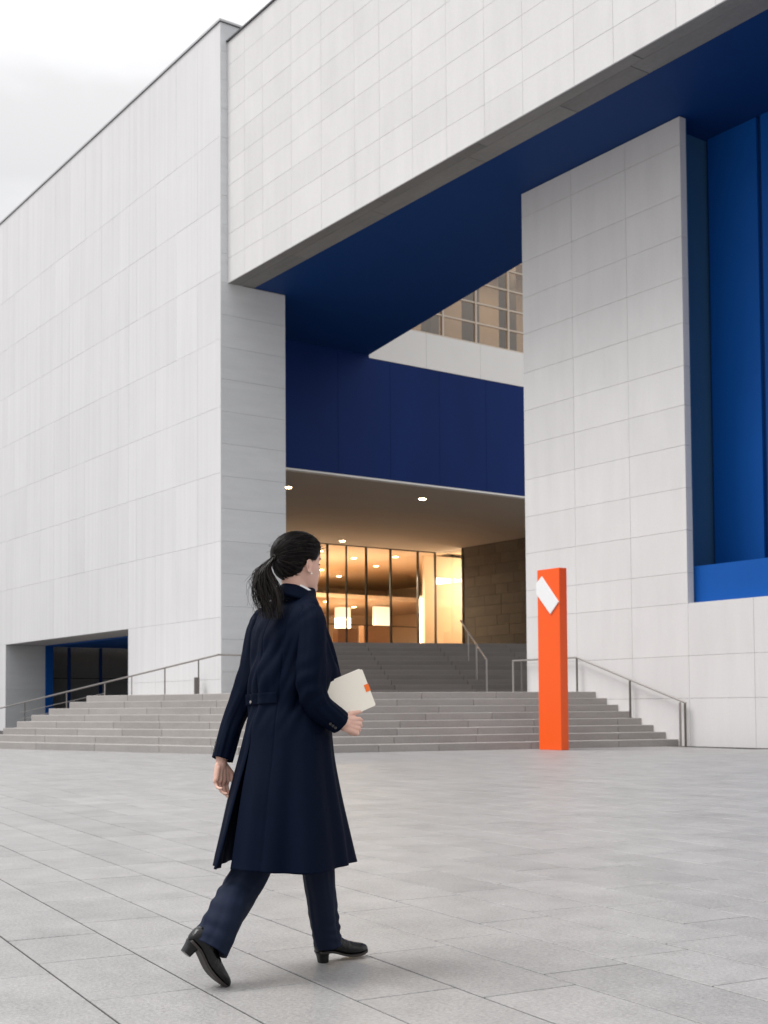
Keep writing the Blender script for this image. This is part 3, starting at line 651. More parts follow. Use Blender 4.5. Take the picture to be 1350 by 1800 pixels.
# collar
rings = []
for i in range(14):
    f = i / 13; row = []
    for j in range(73):
        th = R(-128) + R(256) * j / 72
        fr = (1 - math.cos(th)) / 2      # 0 back .. 1 front
        rad = 0.058 + 0.006 * math.sin(f * PI)
        if f < 0.45: g_ = f / 0.45; rr = 0.060 + 0.002 * g_; z = 1.455 + 0.069 * g_
        else: g_ = (f - 0.45) / 0.55; rr = 0.062 + 0.009 * math.sin(g_ * PI / 2) + 0.018 * g_ ; z = 1.524 + 0.006 * math.sin(g_ * PI) - 0.050 * g_ - 0.01 * fr * g_
        z -= 0.060 * fr; rr += 0.006 * fr
        c = P3(524, 1040, 0.0); c.y = 0.0
        p = Vector((c.x, 0.0, z)) + (FB * (-math.cos(th) * rr * 1.0) + BB * (math.sin(th) * rr * 0.93)); row.append(p)
    rings.append(row)
col = grid_mesh('collar', rings, closed=False).build('collar', M['coat'], coat, smooth=True)
s = col.modifiers.new('solid', 'SOLIDIFY'); s.thickness = 0.004; s.offset = 0
# white shirt collar
rings = []
for i in range(4):
    f = i / 3; row = []
    for j in range(61):
        th = R(-140) + R(280) * j / 60; fr = (1 - math.cos(th)) / 2
        c = P3(525, 1040, 0); c.y = 0; rr = 0.0555 + 0.004 * fr
        row.append(Vector((c.x, 0, 1.478 + 0.051 * f - 0.048 * fr)) + FB * (-math.cos(th) * rr) + BB * (math.sin(th) * rr * 0.95))
    rings.append(row)
sh = grid_mesh('shirt_collar', rings, closed=False).build('shirt_collar', M['shirt'], WOM, smooth=True)
s = sh.modifiers.new('solid', 'SOLIDIFY'); s.thickness = 0.003; s.offset = 0
# lapel front edge seen past the right arm
lp = []
for i in range(24):
    f = i / 23; row = []
    for j in range(10):
        x = j / 9
        e = P3(571 + 30 * f**0.9 + 3 * math.sin(f * PI), 1098 + 108 * f, 0.13)
        b_ = P3(548, 1098 + 118 * f, 0.00)
        q = b_.lerp(e, x); q.y += 0.02 * math.sin(x * PI); row.append(q)
    lp.append(row)
lo = grid_mesh('lapel', lp, closed=False).build('lapel', M['coat'], coat, smooth=True); s = lo.modifiers.new('solid', 'SOLIDIFY'); s.thickness = 0.008; s.offset = 0

# ---- generic cloth tube along a path
def catm(pts, n):
    keys = [(i, *p) for i, p in enumerate(pts)]; return [Vector(q[1:4]) if len(q) == 4 else (Vector(q[1:4]), *q[4:]) for q in interp(keys, n)]
def cloth_tube(name, keys, m, par, n=90, nt=72, wr=0.0, wrc=(), seed=0, flat=1.0, flatdir=None, thick=0.004, hem=True, crease=None):
    """keys: list of (Vector, radius, radius2); wrc: list of (position 0..1, width, amplitude) where the cloth bunches"""
    ks = [(i, *k[0], k[1], k[2]) for i, k in enumerate(keys)]; path = interp(ks, n); rr = []
    pts = [Vector(q[1:4]) for q in path]; e0 = Vector(flatdir or (1, 0, 0))
    for i, q in enumerate(path):
        t_ = (pts[min(n - 1, i + 1)] - pts[max(0, i - 1)]).normalized(); e = (e0 - t_ * e0.dot(t_)).normalized(); g_ = t_.cross(e); f = i / (n - 1); row = []
        for j in range(nt):
            th = 2 * PI * j / nt
            s = 0.0
            for (c_, w_, amp) in wrc:
                k = math.exp(-((f - c_) / w_)**2)
                s += k * amp * math.sin(f * 70 + 2.2 * math.sin(th + seed) + 1.5 * noise.noise(Vector((th, f * 6, seed)))) * (0.55 + 0.45 * math.cos(th - 1.0 - seed))
            s += wr * noise.noise(Vector((math.cos(th) * 1.4, math.sin(th) * 1.4, f * 5 + seed))) + wr * 0.6 * noise.noise(Vector((math.cos(th) * 3, math.sin(th) * 3, f * 3 + seed * 2)))
            if crease: s += crease * (math.exp(-((th % (2 * PI)) / 0.12)**2) + math.exp(-((th - PI) / 0.12)**2) + math.exp(-((th - 2 * PI) / 0.12)**2))
            row.append(pts[i] + e * (math.cos(th) * (q[4] + s)) + g_ * (math.sin(th) * (q[5] + s)))
        rr.append(row)
    # turn the hem inward
    last = rr[-1]; cen = sum(last, Vector()) / nt; back = (pts[-2] - pts[-1]).normalized()
    rr.append([p.lerp(cen, 0.10) + back * 0.001 for p in last]); rr.append([p.lerp(cen, 0.13) + back * 0.05 for p in last])
    return grid_mesh(name, rr).build(name, m, par, smooth=True), pts
# right sleeve
keysR = [(P3(531, 1062, -0.05), .020, .024), (P3(541, 1073, -0.085), .042, .046), (P3(548, 1092, -0.115), .0555, .056), (P3(549, 1125, -0.135), .0570, .058), (P3(546, 1170, -0.15), .0580, .058),
         (P3(546, 1212, -0.15), .0565, .057), (P3(557, 1239, -0.135), .055, .054), (P3(577, 1256, -0.115), .052, .050), (P3(597, 1272, -0.09), .0475, .047)]
slR, _ = cloth_tube('sleeve', keysR, M['coat'], coat, n=130, nt=96, wr=0.006, wrc=((0.62, 0.14, 0.0030), (0.2, 0.1, 0.0016)), seed=1.3)
# left sleeve
keysL = [(P3(470, 1078, 0.09), .030, .03), (P3(462, 1086, 0.12), .045, .048), (P3(457, 1106, 0.12), .052, .055), (P3(452, 1140, 0.12), .056, .056), (P3(443, 1180, 0.11), .056, .055),
         (P3(429, 1222, 0.095), .0515, .051), (P3(410, 1265, 0.075), .046, .047), (P3(399, 1300, 0.05), .043, .044), (P3(389.5, 1334, 0.03), .0405, .041)]
slL, _ = cloth_tube('sleeve', keysL, M['coat'], coat, n=130, nt=96, wr=0.006, wrc=((0.55, 0.14, 0.0030), (0.2, 0.1, 0.0016)), seed=4.1)
for i in range(3):
    disc(P3(580 + i * 4.5, 1273 + i * 3.5, -0.158 + i * 0.003), (0.1, -1, -0.4), 0.0055, 0.005, M['button'], 'cuff_button', slR)
    disc(P3(376 + i * 1.8, 1318 - i * 7, -0.004), (-0.7, -0.7, 0), 0.005, 0.004, M['button'], 'cuff_button', slL)
# trousers: rear (wearer's right) and front (wearer's left) leg
tr = empty('trousers', (0, 0, 0), 0, parent=WOM)
kR = [(P3(490, 1330, -0.02), .088, .088), (P3(466, 1440, -0.03), .085, .085), (P3(446, 1512, -0.06), .076, .074), (P3(422, 1560, -0.11), .072, .070), (P3(394, 1608, -0.20), .072, .072), (P3(365, 1662, -0.25), .074, .083)]
cloth_tube('trouser_leg', kR, M['trouser'], tr, n=110, nt=80, wr=0.007, wrc=((0.72, 0.12, 0.0035), (0.92, 0.06, 0.003)), seed=2.0, flatdir=tuple(FB), crease=0.004)
kL = [(P3(530, 1330, 0.06), .088, .088), (P3(548, 1440, 0.10), .080, .080), (P3(558, 1530, 0.12), .066, .066), (P3(563, 1575, 0.14), .061, .062), (P3(568, 1620, 0.17), .058, .060), (P3(574, 1657, 0.19), .054, .062)]
cloth_tube('trouser_leg', kL, M['trouser'], tr, n=110, nt=80, wr=0.006, wrc=((0.80, 0.14, 0.0035), (0.95, 0.06, 0.003)), seed=5.0, flatdir=tuple(FB), crease=0.003)

# ---- boots
def boot(mat4, name='ankle_boot'):
    e = empty(name, (0, 0, 0), parent=WOM); e.matrix_local = mat4
    prof = [  # y, half width, bottom, top, superellipse power
        (-0.031, .003, .078, .088), (-0.029, .012, .064, .102), (-0.024, .023, .053, .112), (-0.012, .031, .048, .124), (0.01, .034, .046, .132), (0.035, .034, .043, .136), (0.058, .033, .036, .134), (0.078, .032, .028, .128),
        (0.10, .033, .019, .104), (0.125, .036, .011, .086), (0.15, .040, .006, .074), (0.175, .041, .004, .064), (0.20, .038, .004, .056), (0.222, .030, .006, .049), (0.240, .020, .009, .040), (0.250, .008, .014, .030)]
    rws = []
    for (y, hw, zb, zt) in interp(prof, 70):
        row = []
        for j in range(40):
            th = 2 * PI * j / 40; cx, sz = math.cos(th), math.sin(th)
            ee = 2.6; k = (abs(cx)**ee + abs(sz)**ee)**(-1 / ee)
            wx = hw * (1 - 0.25 * max(0, sz)) if y > 0.08 else hw * (1 - 0.06 * max(0, sz))
            zc_ = (zb + zt) / 2; zq = zc_ + sz * k * (zt - zb) / 2
            b = 0.0012 * math.sin(y * 260 + sz * 3) * math.exp(-((y - 0.12) / 0.03)**2)
            row.append(Vector((cx * k * wx + b * cx, y, zq + b)))
        rws.append(row)
    up_ = grid_mesh('upper', rws, True, True, True).build('upper', M['leather'], e, smooth=True)
    rws = []
    for (y, hw, zb, zt) in interp(prof, 60):
        h = hw * 1.06 + 0.0015
        rws.append([Vector((-h, y, zb + 0.007)), Vector((h, y, zb + 0.007)), Vector((h * 0.98, y, zb - 0.003)), Vector((-h * 0.98, y, zb - 0.003))])
    grid_mesh('sole', rws[3:-1], True, True, True).build('sole', M['sole'], e)
    hr = []
    for (z, y0, y1, hw) in ((0.047, -0.024, 0.038, .031), (0.03, -0.019, 0.032, .027), (0.0, -0.014, 0.028, .025)):
        row = []
        for j in range(24):
            th = 2 * PI * j / 24; k = (abs(math.cos(th))**3 + abs(math.sin(th))**3)**(-1 / 3)
            row.append(Vector((math.cos(th) * k * hw, (y0 + y1) / 2 + math.sin(th) * k * (y1 - y0) / 2, z)))
        hr.append(row)
    grid_mesh('heel', hr, True, True, True).build('heel', M['leather'], e, smooth=False)
    # seam line round the vamp and side zip
    return e
def foot_matrix(pos, heading, pitch, roll=0.0, k=1.0):
    f = Vector((math.sin(heading), math.cos(heading), 0)); b = Vector((math.cos(heading), -math.sin(heading), 0)); up_ = Vector((0, 0, 1))
    f2 = f * math.cos(pitch) - up_ * math.sin(pitch); up2 = up_ * math.cos(pitch) + f * math.sin(pitch)
    b2 = b * math.cos(roll) - up2 * math.sin(roll); up3 = up2 * math.cos(roll) + b * math.sin(roll)
    return Matrix(((b2.x * k, f2.x * k, up3.x * k, pos[0]), (b2.y * k, f2.y * k, up3.y * k, pos[1]), (b2.z * k, f2.z * k, up3.z * k, pos[2]), (0, 0, 0, 1)))
# front foot: heel on the ground
fpos = P3(563, 1692, 0.20); fpos.z = 0.0
boot(foot_matrix(fpos, R(54), R(-4), k=0.90))
# rear foot: standing on the ball and toe, heel lifted
toe = P3(389, 1727, -0.23); hd = R(60); pit = R(43)
f = Vector((math.sin(hd), math.cos(hd), 0))
mt = foot_matrix((0, 0, 0), hd, pit, k=0.9)
tl = mt @ Vector((0, 0.222, 0.004)); ps = Vector((toe.x, toe.y, 0.006)) - tl
boot(foot_matrix(ps, hd, pit, k=0.9))
print('ankle', foot_matrix(ps, hd, pit, k=0.9) @ Vector((0, .02, .13)), P3(367, 1659, -.21), P3(330, 1665, -.21))

# ---- body: one skin of head, neck, trunk, arms, hands and legs
def capsule(mb, p, q, r0, r1, n=14, hs=5):
    p = Vector(p); q = Vector(q); a = (q - p); L = a.length
    a = a / L if L > 1e-6 else Vector((0, 0, 1)); u = Vector((0, 0, 1)) if abs(a.z) < 0.9 else Vector((1, 0, 0)); e = a.cross(u).normalized(); g_ = a.cross(e)
    prof = [(-math.cos(i / hs * PI / 2) * r0, math.sin(i / hs * PI / 2) * r0, 0) for i in range(1, hs + 1)] + [(L + math.sin(i / hs * PI / 2) * r1, math.cos(i / hs * PI / 2) * r1, 1) for i in range(0, hs)]
    vs = [p - a * r0]; fs = []
    for (x, rad, _) in prof: vs += [p + a * x + (e * math.cos(2 * PI * j / n) + g_ * math.sin(2 * PI * j / n)) * rad for j in range(n)]
    vs.append(p + a * (L + r1)); m_ = len(prof)
    for j in range(n): fs.append((0, 1 + (j + 1) % n, 1 + j))
    for i in range(m_ - 1):
        for j in range(n): k = (j + 1) % n; fs.append((1 + i * n + j, 1 + i * n + k, 1 + (i + 1) * n + k, 1 + (i + 1) * n + j))
    for j in range(n): fs.append((1 + (m_ - 1) * n + j, 1 + (m_ - 1) * n + (j + 1) % n, len(vs) - 1))
    mb.add(vs, fs)
HC = P3(525, 1040, 0.0); HZ = 1.490       # under the middle of the head; chin height
HC = Vector((HC.x, 0.0, HZ))
hk = [  # z, half width, front, back
    (0.000, .010, .074, -.030), (0.006, .024, .083, -.010), (0.016, .036, .086, .005), (0.028, .045, .0865, .030), (0.042, .052, .0875, .050), (0.058, .057, .0880, .066), (0.075, .061, .0895, .078),
    (0.095, .0655, .0890, .090), (0.115, .069, .0865, .098), (0.135, .0715, .0905, .102), (0.155, .0725, .0905, .101), (0.175, .070, .084, .094), (0.195, .061, .068, .079), (0.210, .047, .048, .060), (0.220, .029, .029, .038), (0.225, .004, .004, .006)]
def headpt(z, w_, yf, yb, th, out=0.0):
    x = w_ * math.sin(th); c = math.cos(th)
    ee = 2.25
    rho = (abs(math.sin(th))**ee + abs(c)**ee)**(-1 / ee); x = w_ * math.sin(th) * rho
    y = (yf if c > 0 else yb) * c * rho
    if c > 0:
        def G(dz, sz, sx, amp, cx=0): return amp * math.exp(-((z - dz) / sz)**2) * (math.exp(-((x - cx) / sx)**2) + (math.exp(-((x + cx) / sx)**2) if cx else 0))
        y += G(.078, .010, .011, .017) + G(.092, .014, .009, .010) + G(.108, .014, .008, .005)      # nose
        y += G(.056, .0045, .018, .0045) + G(.046, .0045, .016, .0045) - G(.051, .0022, .018, .003)      # lips
        y += G(.012, .012, .018, .006) - G(.033, .006, .02, .004)      # chin
        y -= G(.112, .010, .014, .009, .031); y += G(.130, .007, .022, .004, .03)      # sockets, brows
        y += G(.085, .016, .018, .004, .045)
    L = math.hypot(x, y); k = (L + out) / max(L, 1e-4)
    p = HC + BH * (x * k) + FH * (y * k); p.z = HC.z + z; return p
hrows = interp(hk, 90)
hm = MB(); rws = [[headpt(*h_, 2 * PI * j / 96) for j in range(96)] for h_ in hrows]
gm = grid_mesh('h', rws, True, True, True); hm.add(gm.v, gm.f)
body = MB(); body.add(hm.v, hm.f)
def HP(x, y, z): p = HC + BH * x + FH * y; p.z = HC.z + z; return p
# ear: helix ring, lobe, thin shell
for sx in (1, -1):
    prev = None
    for i in range(13):
        t_ = R(-110 + i * 25) ; ey = -0.002 - 0.015 * math.cos(t_) * 1.0; ez = 0.098 + 0.026 * math.sin(t_)
        p = HP(sx * (0.0735 + 0.007 * (0.5 + 0.5 * math.cos(t_))), ey - 0.002, ez)
        if prev: capsule(body, prev, p, .0036, .0036, 8, 3)
        prev = p
    capsule(body, HP(sx * .069, -0.004, .113), HP(sx * .071, 0.0, .078), .0115, .0085, 10, 4)
    capsule(body, HP(sx * .0725, 0.006, .074), HP(sx * .0725, .006, .071), .0062, .0055, 8, 4)
# neck and trunk
capsule(body, HP(0, -.022, .055), P3(523, 1064, 0.0), .052, .047, 28, 8)
capsule(body, P3(520, 1060, 0), P3(512, 1130, 0), .046, .09, 24, 8)
capsule(body, P3(488, 1098, .07) , P3(545, 1098, -.07), .06, .06, 20, 6)
capsule(body, P3(512, 1120, 0), P3(513, 1230, 0), .105, .10, 24, 8)
capsule(body, P3(513, 1230, 0), P3(512, 1320, 0), .10, .125, 24, 8)
# legs
capsule(body, P3(498, 1345, -.03), P3(452, 1512, -.05), .075, .052, 20, 6); capsule(body, P3(452, 1512, -.05), P3(374, 1640, -.21), .052, .036, 20, 6)
capsule(body, P3(530, 1345, .05), P3(560, 1520, .11), .075, .052, 20, 6); capsule(body, P3(560, 1520, .11), P3(571, 1632, .17), .050, .034, 20, 6)
# arms
capsule(body, P3(548, 1095, -.12), P3(547, 1215, -.15), .045, .036, 18, 6); capsule(body, P3(547, 1215, -.15), P3(597, 1268, -.095), .036, .027, 18, 6)
capsule(body, P3(462, 1098, .12), P3(430, 1215, .095), .034, .028, 18, 6); capsule(body, P3(430, 1215, .095), P3(389, 1334, .03), .028, .023, 18, 6)
# hands
def hand(wrist, D, S, N, curls, spread, thumb, ln=1.0):
    wrist = Vector(wrist)
    """D along the hand, S from little finger towards index side, N out of the back of the hand"""
    D = Vector(D).normalized(); S = Vector(S); S = (S - D * S.dot(D)).normalized(); N_ = D.cross(S)
    if N_.dot(Vector(N)) < 0: N_ = -N_
    capsule(body, wrist - D * .03, wrist + D * .012, .0235, .022, 14, 4)
    base = [(-.0285, .076), (-.0095, .083), (.010, .086), (.0285, .083)]; lens = [(.031, .019, .016), (.039, .024, .018), (.043, .026, .018), (.038, .023, .017)]; rads = [.0074, .0083, .0086, .0083]
    for i in range(4):
        kx, ky = base[i]; K = wrist + D * ky * 0.97 + S * kx
        capsule(body, wrist + D * .012 + S * kx * 0.55 - N_ * .002, K - N_ * .003, .0145, .0105, 12, 4)
        capsule(body, wrist + D * .020 + S * kx * 0.7 - N_ * .009, K - N_ * .011 - D * .008, .010, .008, 12, 4)
        p = K; ang = 0.0; dd = (D + S * spread * (i - 1.5)).normalized()
        for q_, L in enumerate(lens[i]):
            ang += curls[i][q_]; dv = dd * math.cos(ang) - N_ * math.sin(ang)
            p2 = p + dv * L * ln; capsule(body, p, p2, rads[i] * (1 - .10 * q_) , rads[i] * (1 - .10 * (q_ + 1)), 12, 4); p = p2
    p = wrist + D * .016 + S * .020 - N_ * .006
    for (dx, dn, ds, L, rad) in thumb:
        dv = (D * dx + S * ds - N_ * dn).normalized(); p2 = p + dv * L; capsule(body, p, p2, rad, rad * 0.88, 12, 4); p = p2
# left hand hangs: thumb towards the walking direction
wl = P3(388.5, 1339, 0.03)
hand(wl, (-0.04, 0.02, -1), FB * 0.95 - BB * 0.1, (-0.35, -0.15, 0) if False else (-BB.x, -BB.y, 0), [(0.60, 0.75, 0.4), (0.50, 0.65, 0.4), (0.40, 0.55, 0.3), (0.28, 0.4, 0.25)], 0.02, [(0.75, 0.2, 0.65, .036, .0125), (0.95, 0.25, 0.10, .030, .0098), (0.95, 0.3, -0.1, .024, .0085)], ln=0.88)
# right hand holds the folder's lower edge
wr = P3(600, 1272, -0.093)
hand(wr, (0.80, 0.52, -0.16), (0.10, 0.22, 1.0), (0.5, -0.85, -0.1), [(1.0, 1.35, 0.7), (0.95, 1.35, 0.7), (0.9, 1.3, 0.7), (0.75, 1.2, 0.6)], 0.03, [(0.7, 0.05, 0.7, .036, .0125), (0.95, -0.1, 0.3, .028, .0100), (0.9, 0.1, 0.35, .022, .0088)], ln=0.9)
bo = body.build('body', M['skin'], None)
rm = bo.modifiers.new('remesh', 'REMESH'); rm.mode = 'VOXEL'; rm.voxel_size = 0.0034; rm.use_smooth_shade = True
sm = bo.modifiers.new('smooth', 'SMOOTH'); sm.factor = 0.5; sm.iterations = 3
dg = bpy.context.evaluated_depsgraph_get(); me2 = bpy.data.meshes.new_from_object(bo.evaluated_get(dg)); old = bo.data; bo.modifiers.clear(); bo.data = me2; bpy.data.meshes.remove(old)
bo.parent = WOM
me2.polygons.foreach_set('use_smooth', [True] * len(me2.polygons))
# face details
for sx in (1, -1):
    def G1(x, z): 
        hh = min(hrows, key=lambda q: abs(q[0] - z)); th = math.asin(max(-1, min(1, x / hh[1]))) ; return headpt(*hh, th, 0.0012)
    mb = MB(); capsule(mb, HP(sx * .031, .066, .111), HP(sx * .031, .0661, .111), .0125, .0125, 16, 8); mb.build('eye', M['eye'], bo, smooth=True)
    mb = MB()
    for i in range(7): x = .020 + i * .004; p = G1(sx * x, .1135 - 0.0015 * abs(i - 3)); capsule(mb, p, p + FH * .004 + BH * sx * .003, .0014, .0008, 6, 2)
    mb.build('lash', M['lash'], bo)
    mb = MB(); prev = None
    for i in range(9):
        x = .014 + i * .005; p = G1(sx * x, .131 + 0.003 * math.sin(i / 8 * PI))
        if prev: capsule(mb, prev, p, .0021, .0018, 6, 2)
        prev = p
    mb.build('eyebrow', M['lash'], bo)
mb = MB(); capsule(mb, HP(.0765, .006, .0675), HP(.0765, .0061, .0675), .0042, .0042, 12, 6); mb.build('earring', M['pearl'], bo, smooth=True)

# ---- hair
def hairline(z, th):
    """True where the scalp carries hair; th 0 = face, pi = back"""
    a_ = abs((th + PI) % (2 * PI) - PI)      # 0 front .. pi back
    if a_ < 0.75: lim = 0.178 - 0.010 * (a_ / 0.75)
    elif a_ < 1.25: lim = 0.168 - (a_ - 0.75) / 0.5 * 0.048
    elif a_ < 1.62: lim = 0.120
    elif a_ < 1.95: lim = 0.120 - (a_ - 1.62) / 0.33 * 0.048
    else: lim = 0.072 - (a_ - 1.95) / 1.2 * 0.040
    return z - lim
TIE = HP(0.000, -0.116, 0.128)
rws = []; keep = []
hr2 = interp(hk, 120); NH = 160
vs = []; fs = []
for i, h_ in enumerate(hr2):
    for j in range(NH):
        th = 2 * PI * j / NH; g_ = hairline(h_[0], th); out = 0.004 + 0.009 * max(0, min(1, g_ / 0.03))
        out += 0.0022 * noise.noise(Vector((th * 7, h_[0] * 30, 1)))
        vs.append(headpt(*h_, th, out if h_[0] < 0.2 else out)); 
        if h_[0] > 0.19: vs[-1].z += 0.008 * (h_[0] - 0.19) / 0.035
for i in range(len(hr2) - 1):
    for j in range(NH):
        th = 2 * PI * (j + 0.5) / NH
        if hairline((hr2[i][0] + hr2[i + 1][0]) / 2, th) > 0.002: k = (j + 1) % NH; fs.append((i * NH + j, i * NH + k, (i + 1) * NH + k, (i + 1) * NH + j))
hair = MB().add(vs, fs).build('hair', M['hair'], WOM, smooth=True)
s = hair.modifiers.new('solid', 'SOLIDIFY'); s.thickness = 0.004; s.offset = -1
def strand(mb, pts, r0, r1):
    n = len(pts); vs = []; 
    for i, p in enumerate(pts):
        t_ = (pts[min(n - 1, i + 1)] - pts[max(0, i - 1)]).normalized(); u = Vector((0.3, 0.9, 0.2)); e = t_.cross(u).normalized(); g_ = t_.cross(e); rad = r0 + (r1 - r0) * (i / (n - 1))**1.6
        for j in range(3): vs.append(p + (e * math.cos(2.094 * j) + g_ * math.sin(2.094 * j)) * rad)
    fs = [(i * 3 + j, i * 3 + (j + 1) % 3, (i + 1) * 3 + (j + 1) % 3, (i + 1) * 3 + j) for i in range(n - 1) for j in range(3)]
    mb.add(vs, fs)
hs = MB(); hs2 = MB(); rgh = random.Random(21)
from bisect import bisect
hz = [h_[0] for h_ in hrows]
cen = HP(0, -0.005, 0.125)
def surf_r(dirv):
    """radius of the combed hair surface in direction dirv from the head centre"""
    # march by bisection on the head function
    x = dirv.dot(BH); y = dirv.dot(FH); z = dirv.z; lo, hi = 0.03, 0.16
    for _ in range(14):
        m_ = (lo + hi) / 2; zz_ = 0.125 + z * m_
        if zz_ <= 0.001 or zz_ >= 0.2245: hi = m_; continue
        i = min(len(hrows) - 1, bisect(hz, zz_)); h_ = hrows[i]; xx = x * m_; yy = y * m_ - 0.005
        ext = h_[2] if yy > 0 else h_[3]
        val = (abs(xx) / max(h_[1], 1e-4))**2.25 + (abs(yy) / max(ext, 1e-4))**2.25
        if val > 1: hi = m_
        else: lo = m_
    return lo
cnt = 0
while cnt < 1700:
    th = rgh.uniform(-PI, PI); z = rgh.uniform(0.03, 0.222); g_ = hairline(z, th)
    if g_ < 0.001 and not (g_ > -0.009 and rgh.random() < 0.35): continue
    h_ = hrows[min(len(hrows) - 1, bisect(hz, z))]; p0 = headpt(*h_, th, 0.0)
    d0 = (p0 - cen).normalized(); d1 = (TIE - cen).normalized(); pts = []; ph = rgh.uniform(0, 6); lift = rgh.uniform(0.011, 0.0155)
    edge = min(1, g_ / 0.02); n_ = 15
    for i in range(n_):
        f = i / (n_ - 1); dv = d0.slerp(d1, f * 0.985)
        rr = surf_r(dv) + (0.003 + (lift - 0.003) * min(1, edge + f * 3)) + 0.0015 * math.sin(ph + f * 5)
        if dv.z > 0.6: rr += 0.006 * (dv.z - 0.6)
        pts.append(cen + dv * rr)
    pts.append(TIE.lerp(pts[-1], 0.3)); strand(hs2 if rgh.random() < 0.16 else hs, pts, 0.0011, 0.0009); cnt += 1
hs.build('hair_strands', M['hair'], hair, smooth=True); hs2.build('hair_highlights', M['hair2'], hair, smooth=True)
# flyaways
hf = MB()
for i in range(150):
    th = rgh.uniform(-PI, PI); z = rgh.uniform(0.15, 0.222); h_ = hrows[min(len(hrows) - 1, bisect(hz, z))]; p0 = headpt(*h_, th, 0.012)
    dv = (p0 - cen).normalized(); side = Vector((rgh.uniform(-1, 1), rgh.uniform(-1, 1), rgh.uniform(-.2, .2))); L = rgh.uniform(0.012, 0.04); pts = []
    for k in range(8):
        f = k / 7; pts.append(p0 + dv * L * 0.45 * math.sin(f * PI * 0.8) + side * L * f)
    strand(hf, pts, 0.0006, 0.0003)
for i in range(0):
    p0 = HP(0.072 + rgh.uniform(-.002, .003), rgh.uniform(-.035, .0), rgh.uniform(.05, .075)); pts = [p0 + Vector((rgh.uniform(-.3, .5), 0, -1)) * 0.02 * (k / 6) + BH * 0.003 * math.sin(k) for k in range(7)]; strand(hf, pts, 0.0004, 0.0002)
hf.build('loose_hairs', M['hair'], hair, smooth=True)
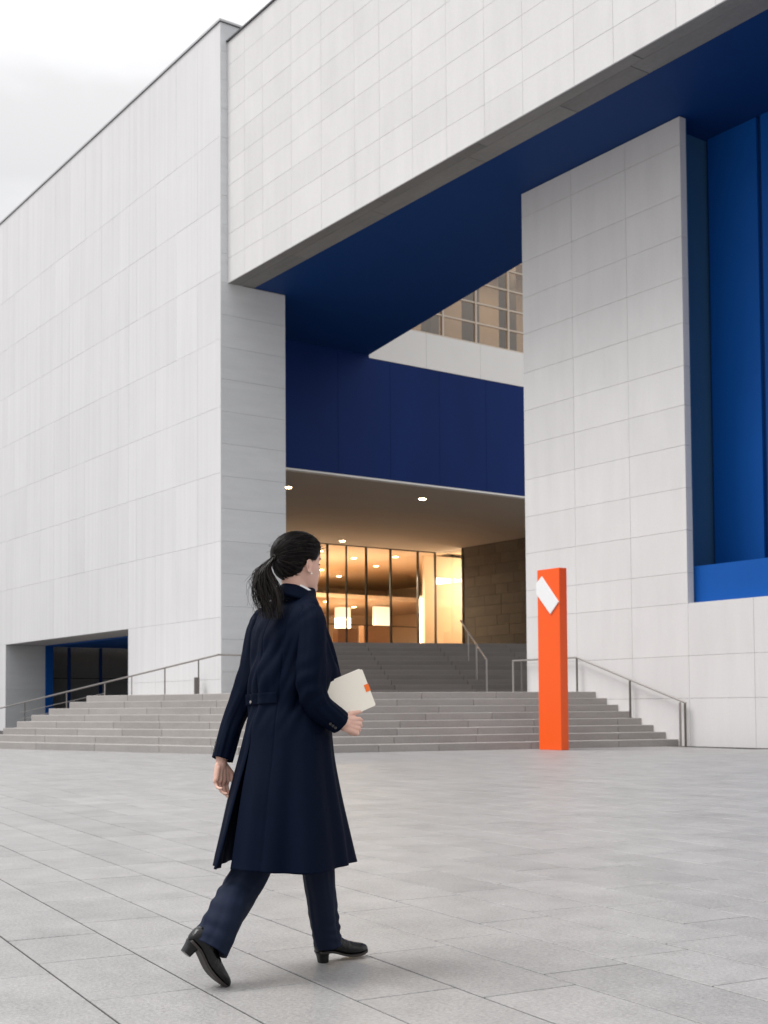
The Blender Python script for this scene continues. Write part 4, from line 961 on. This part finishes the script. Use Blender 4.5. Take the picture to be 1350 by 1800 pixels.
# hair tie and ponytail
mb = MB()
prev = None
axis_t = (FH * -0.8 + Vector((0, 0, 0.1))).normalized(); e = axis_t.cross(Vector((0, 0, 1))).normalized(); g2 = axis_t.cross(e)
for i in range(17):
    t_ = 2 * PI * i / 16; p = TIE - FH * 0.004 + (e * math.cos(t_) + g2 * math.sin(t_)) * 0.0105
    if prev: capsule(mb, prev, p, .0032, .0032, 8, 3)
    prev = p
mb.build('hair_tie', M['hair'], hair, smooth=True)
pt = MB(); pt2 = MB()
c0 = TIE; c1 = P3(476, 986, -0.075); c2 = P3(463, 1005, -0.085); c3 = P3(470, 1045, -0.105); c4 = P3(480, 1096, -0.125)
for i in range(1250):
    a_ = rgh.uniform(0, 2 * PI); rr = math.sqrt(rgh.random()); ox = math.cos(a_) * rr; oy = math.sin(a_) * rr; L = rgh.uniform(0.62, 1.0)
    keys = [c0 + e * ox * .013 + g2 * oy * .013, c1 + Vector((ox * .014, oy * .012, ox * .012 + .004)), c2 + Vector((ox * .030, oy * .024, ox * .008)), c3 + Vector((ox * .048, oy * .030, 0)), c4 + Vector((ox * .036 - 0.004, oy * .026, 0))]
    cl = noise.noise(Vector((ox * 2.2, oy * 2.2, 4.0))); cl2 = noise.noise(Vector((ox * 2.5, oy * 2.5, 9.0)))
    keys[2] += Vector((cl * .012, cl2 * .01, 0)); keys[3] += Vector((cl * .046, cl2 * .018, 0)); keys[4] += Vector((-cl * .030 + cl2 * .03 + rgh.gauss(0, .006), cl2 * .02, rgh.gauss(0, .006)))
    pth = interp([(k, *p) for k, p in enumerate(keys)], 22)
    nn = max(8, int(22 * L)) if L < 1 else 22
    pts = [Vector(q[1:4]) + Vector((0.0075 * math.sin(k * 0.5 + cl * 14) * (k / 20), 0.004 * math.cos(k * 0.5 + cl2 * 9) * (k / 20), 0)) for k, q in enumerate(pth[:nn])]
    if rgh.random() < 0.10: pts = [p + Vector((-0.030 * (k / len(pts))**2 * rgh.uniform(.6, 1.4), 0, 0.004)) for k, p in enumerate(pts)]
    strand(pt if rgh.random() < 0.6 else pt2, pts, 0.0012, 0.0004)
pt.build('ponytail', M['hair'], hair, smooth=True); pt2.build('ponytail_highlights', M['hair2'], hair, smooth=True)

# ---- folder (held, so a thing of its own) built round its own base
fo = empty('folder', (WO.x, WO.y, 0), math.atan2(r.y, r.x), 'thin cream folder with an orange tab held under the walking woman\'s right arm', 'folder')
TR = P3(636, 1177, 0.0); BR = P3(660, 1241, -0.01); TLf = P3(556, 1210, -0.075); BL = TLf + (BR - TR)
fn = (TR - TLf).cross(BR - TR).normalized()
if fn.y > 0: fn = -fn
def rounded(c, rad, n=5):     # rounded quad corners in 3-D
    out = []
    for i in range(4):
        p = c[i]; a = (c[i - 1] - p).normalized() * rad; b = (c[(i + 1) % 4] - p).normalized() * rad
        for k in range(n + 1): t_ = k / n; out.append(p + a * (1 - t_)**2 + b * t_**2)
    return out
def sheet(c, th_, offv, m, name, rad=0.008):
    pts = rounded(c, rad); n = len(pts); vs = [p + fn * (offv + th_ / 2) for p in pts] + [p + fn * (offv - th_ / 2) for p in pts]
    return MB().add(vs, [tuple(range(n)), tuple(range(n, 2 * n))[::-1]] + [(i, (i + 1) % n, n + (i + 1) % n, n + i) for i in range(n)]).build(name, m, fo)
q = [TLf, TR, BR, BL]; eu = (TR - TLf).normalized(); ev = (BR - TR).normalized()
sheet(q, 0.003, 0.0, M['folder'], 'front_cover'); sheet([p - ev * .006 - eu * .006 for p in q], 0.003, -0.0075, M['folder'], 'back_cover')
sheet([q[0] + eu * .004 - ev * .001, q[1] - eu * .007 - ev * .001, q[2] - eu * .007 - ev * .004, q[3] + eu * .004 - ev * .004], 0.004, -0.0037, M['shirt'], 'papers', 0.004)
t0 = TR + ev * 0.062; t1 = TR + ev * 0.094
sheet([t0 - eu * .018, t0 + eu * .0015, t1 + eu * .0015 - ev * .003, t1 - eu * .018 - ev * .003], 0.0012, 0.0024, M['label'], 'orange_tab', 0.001)
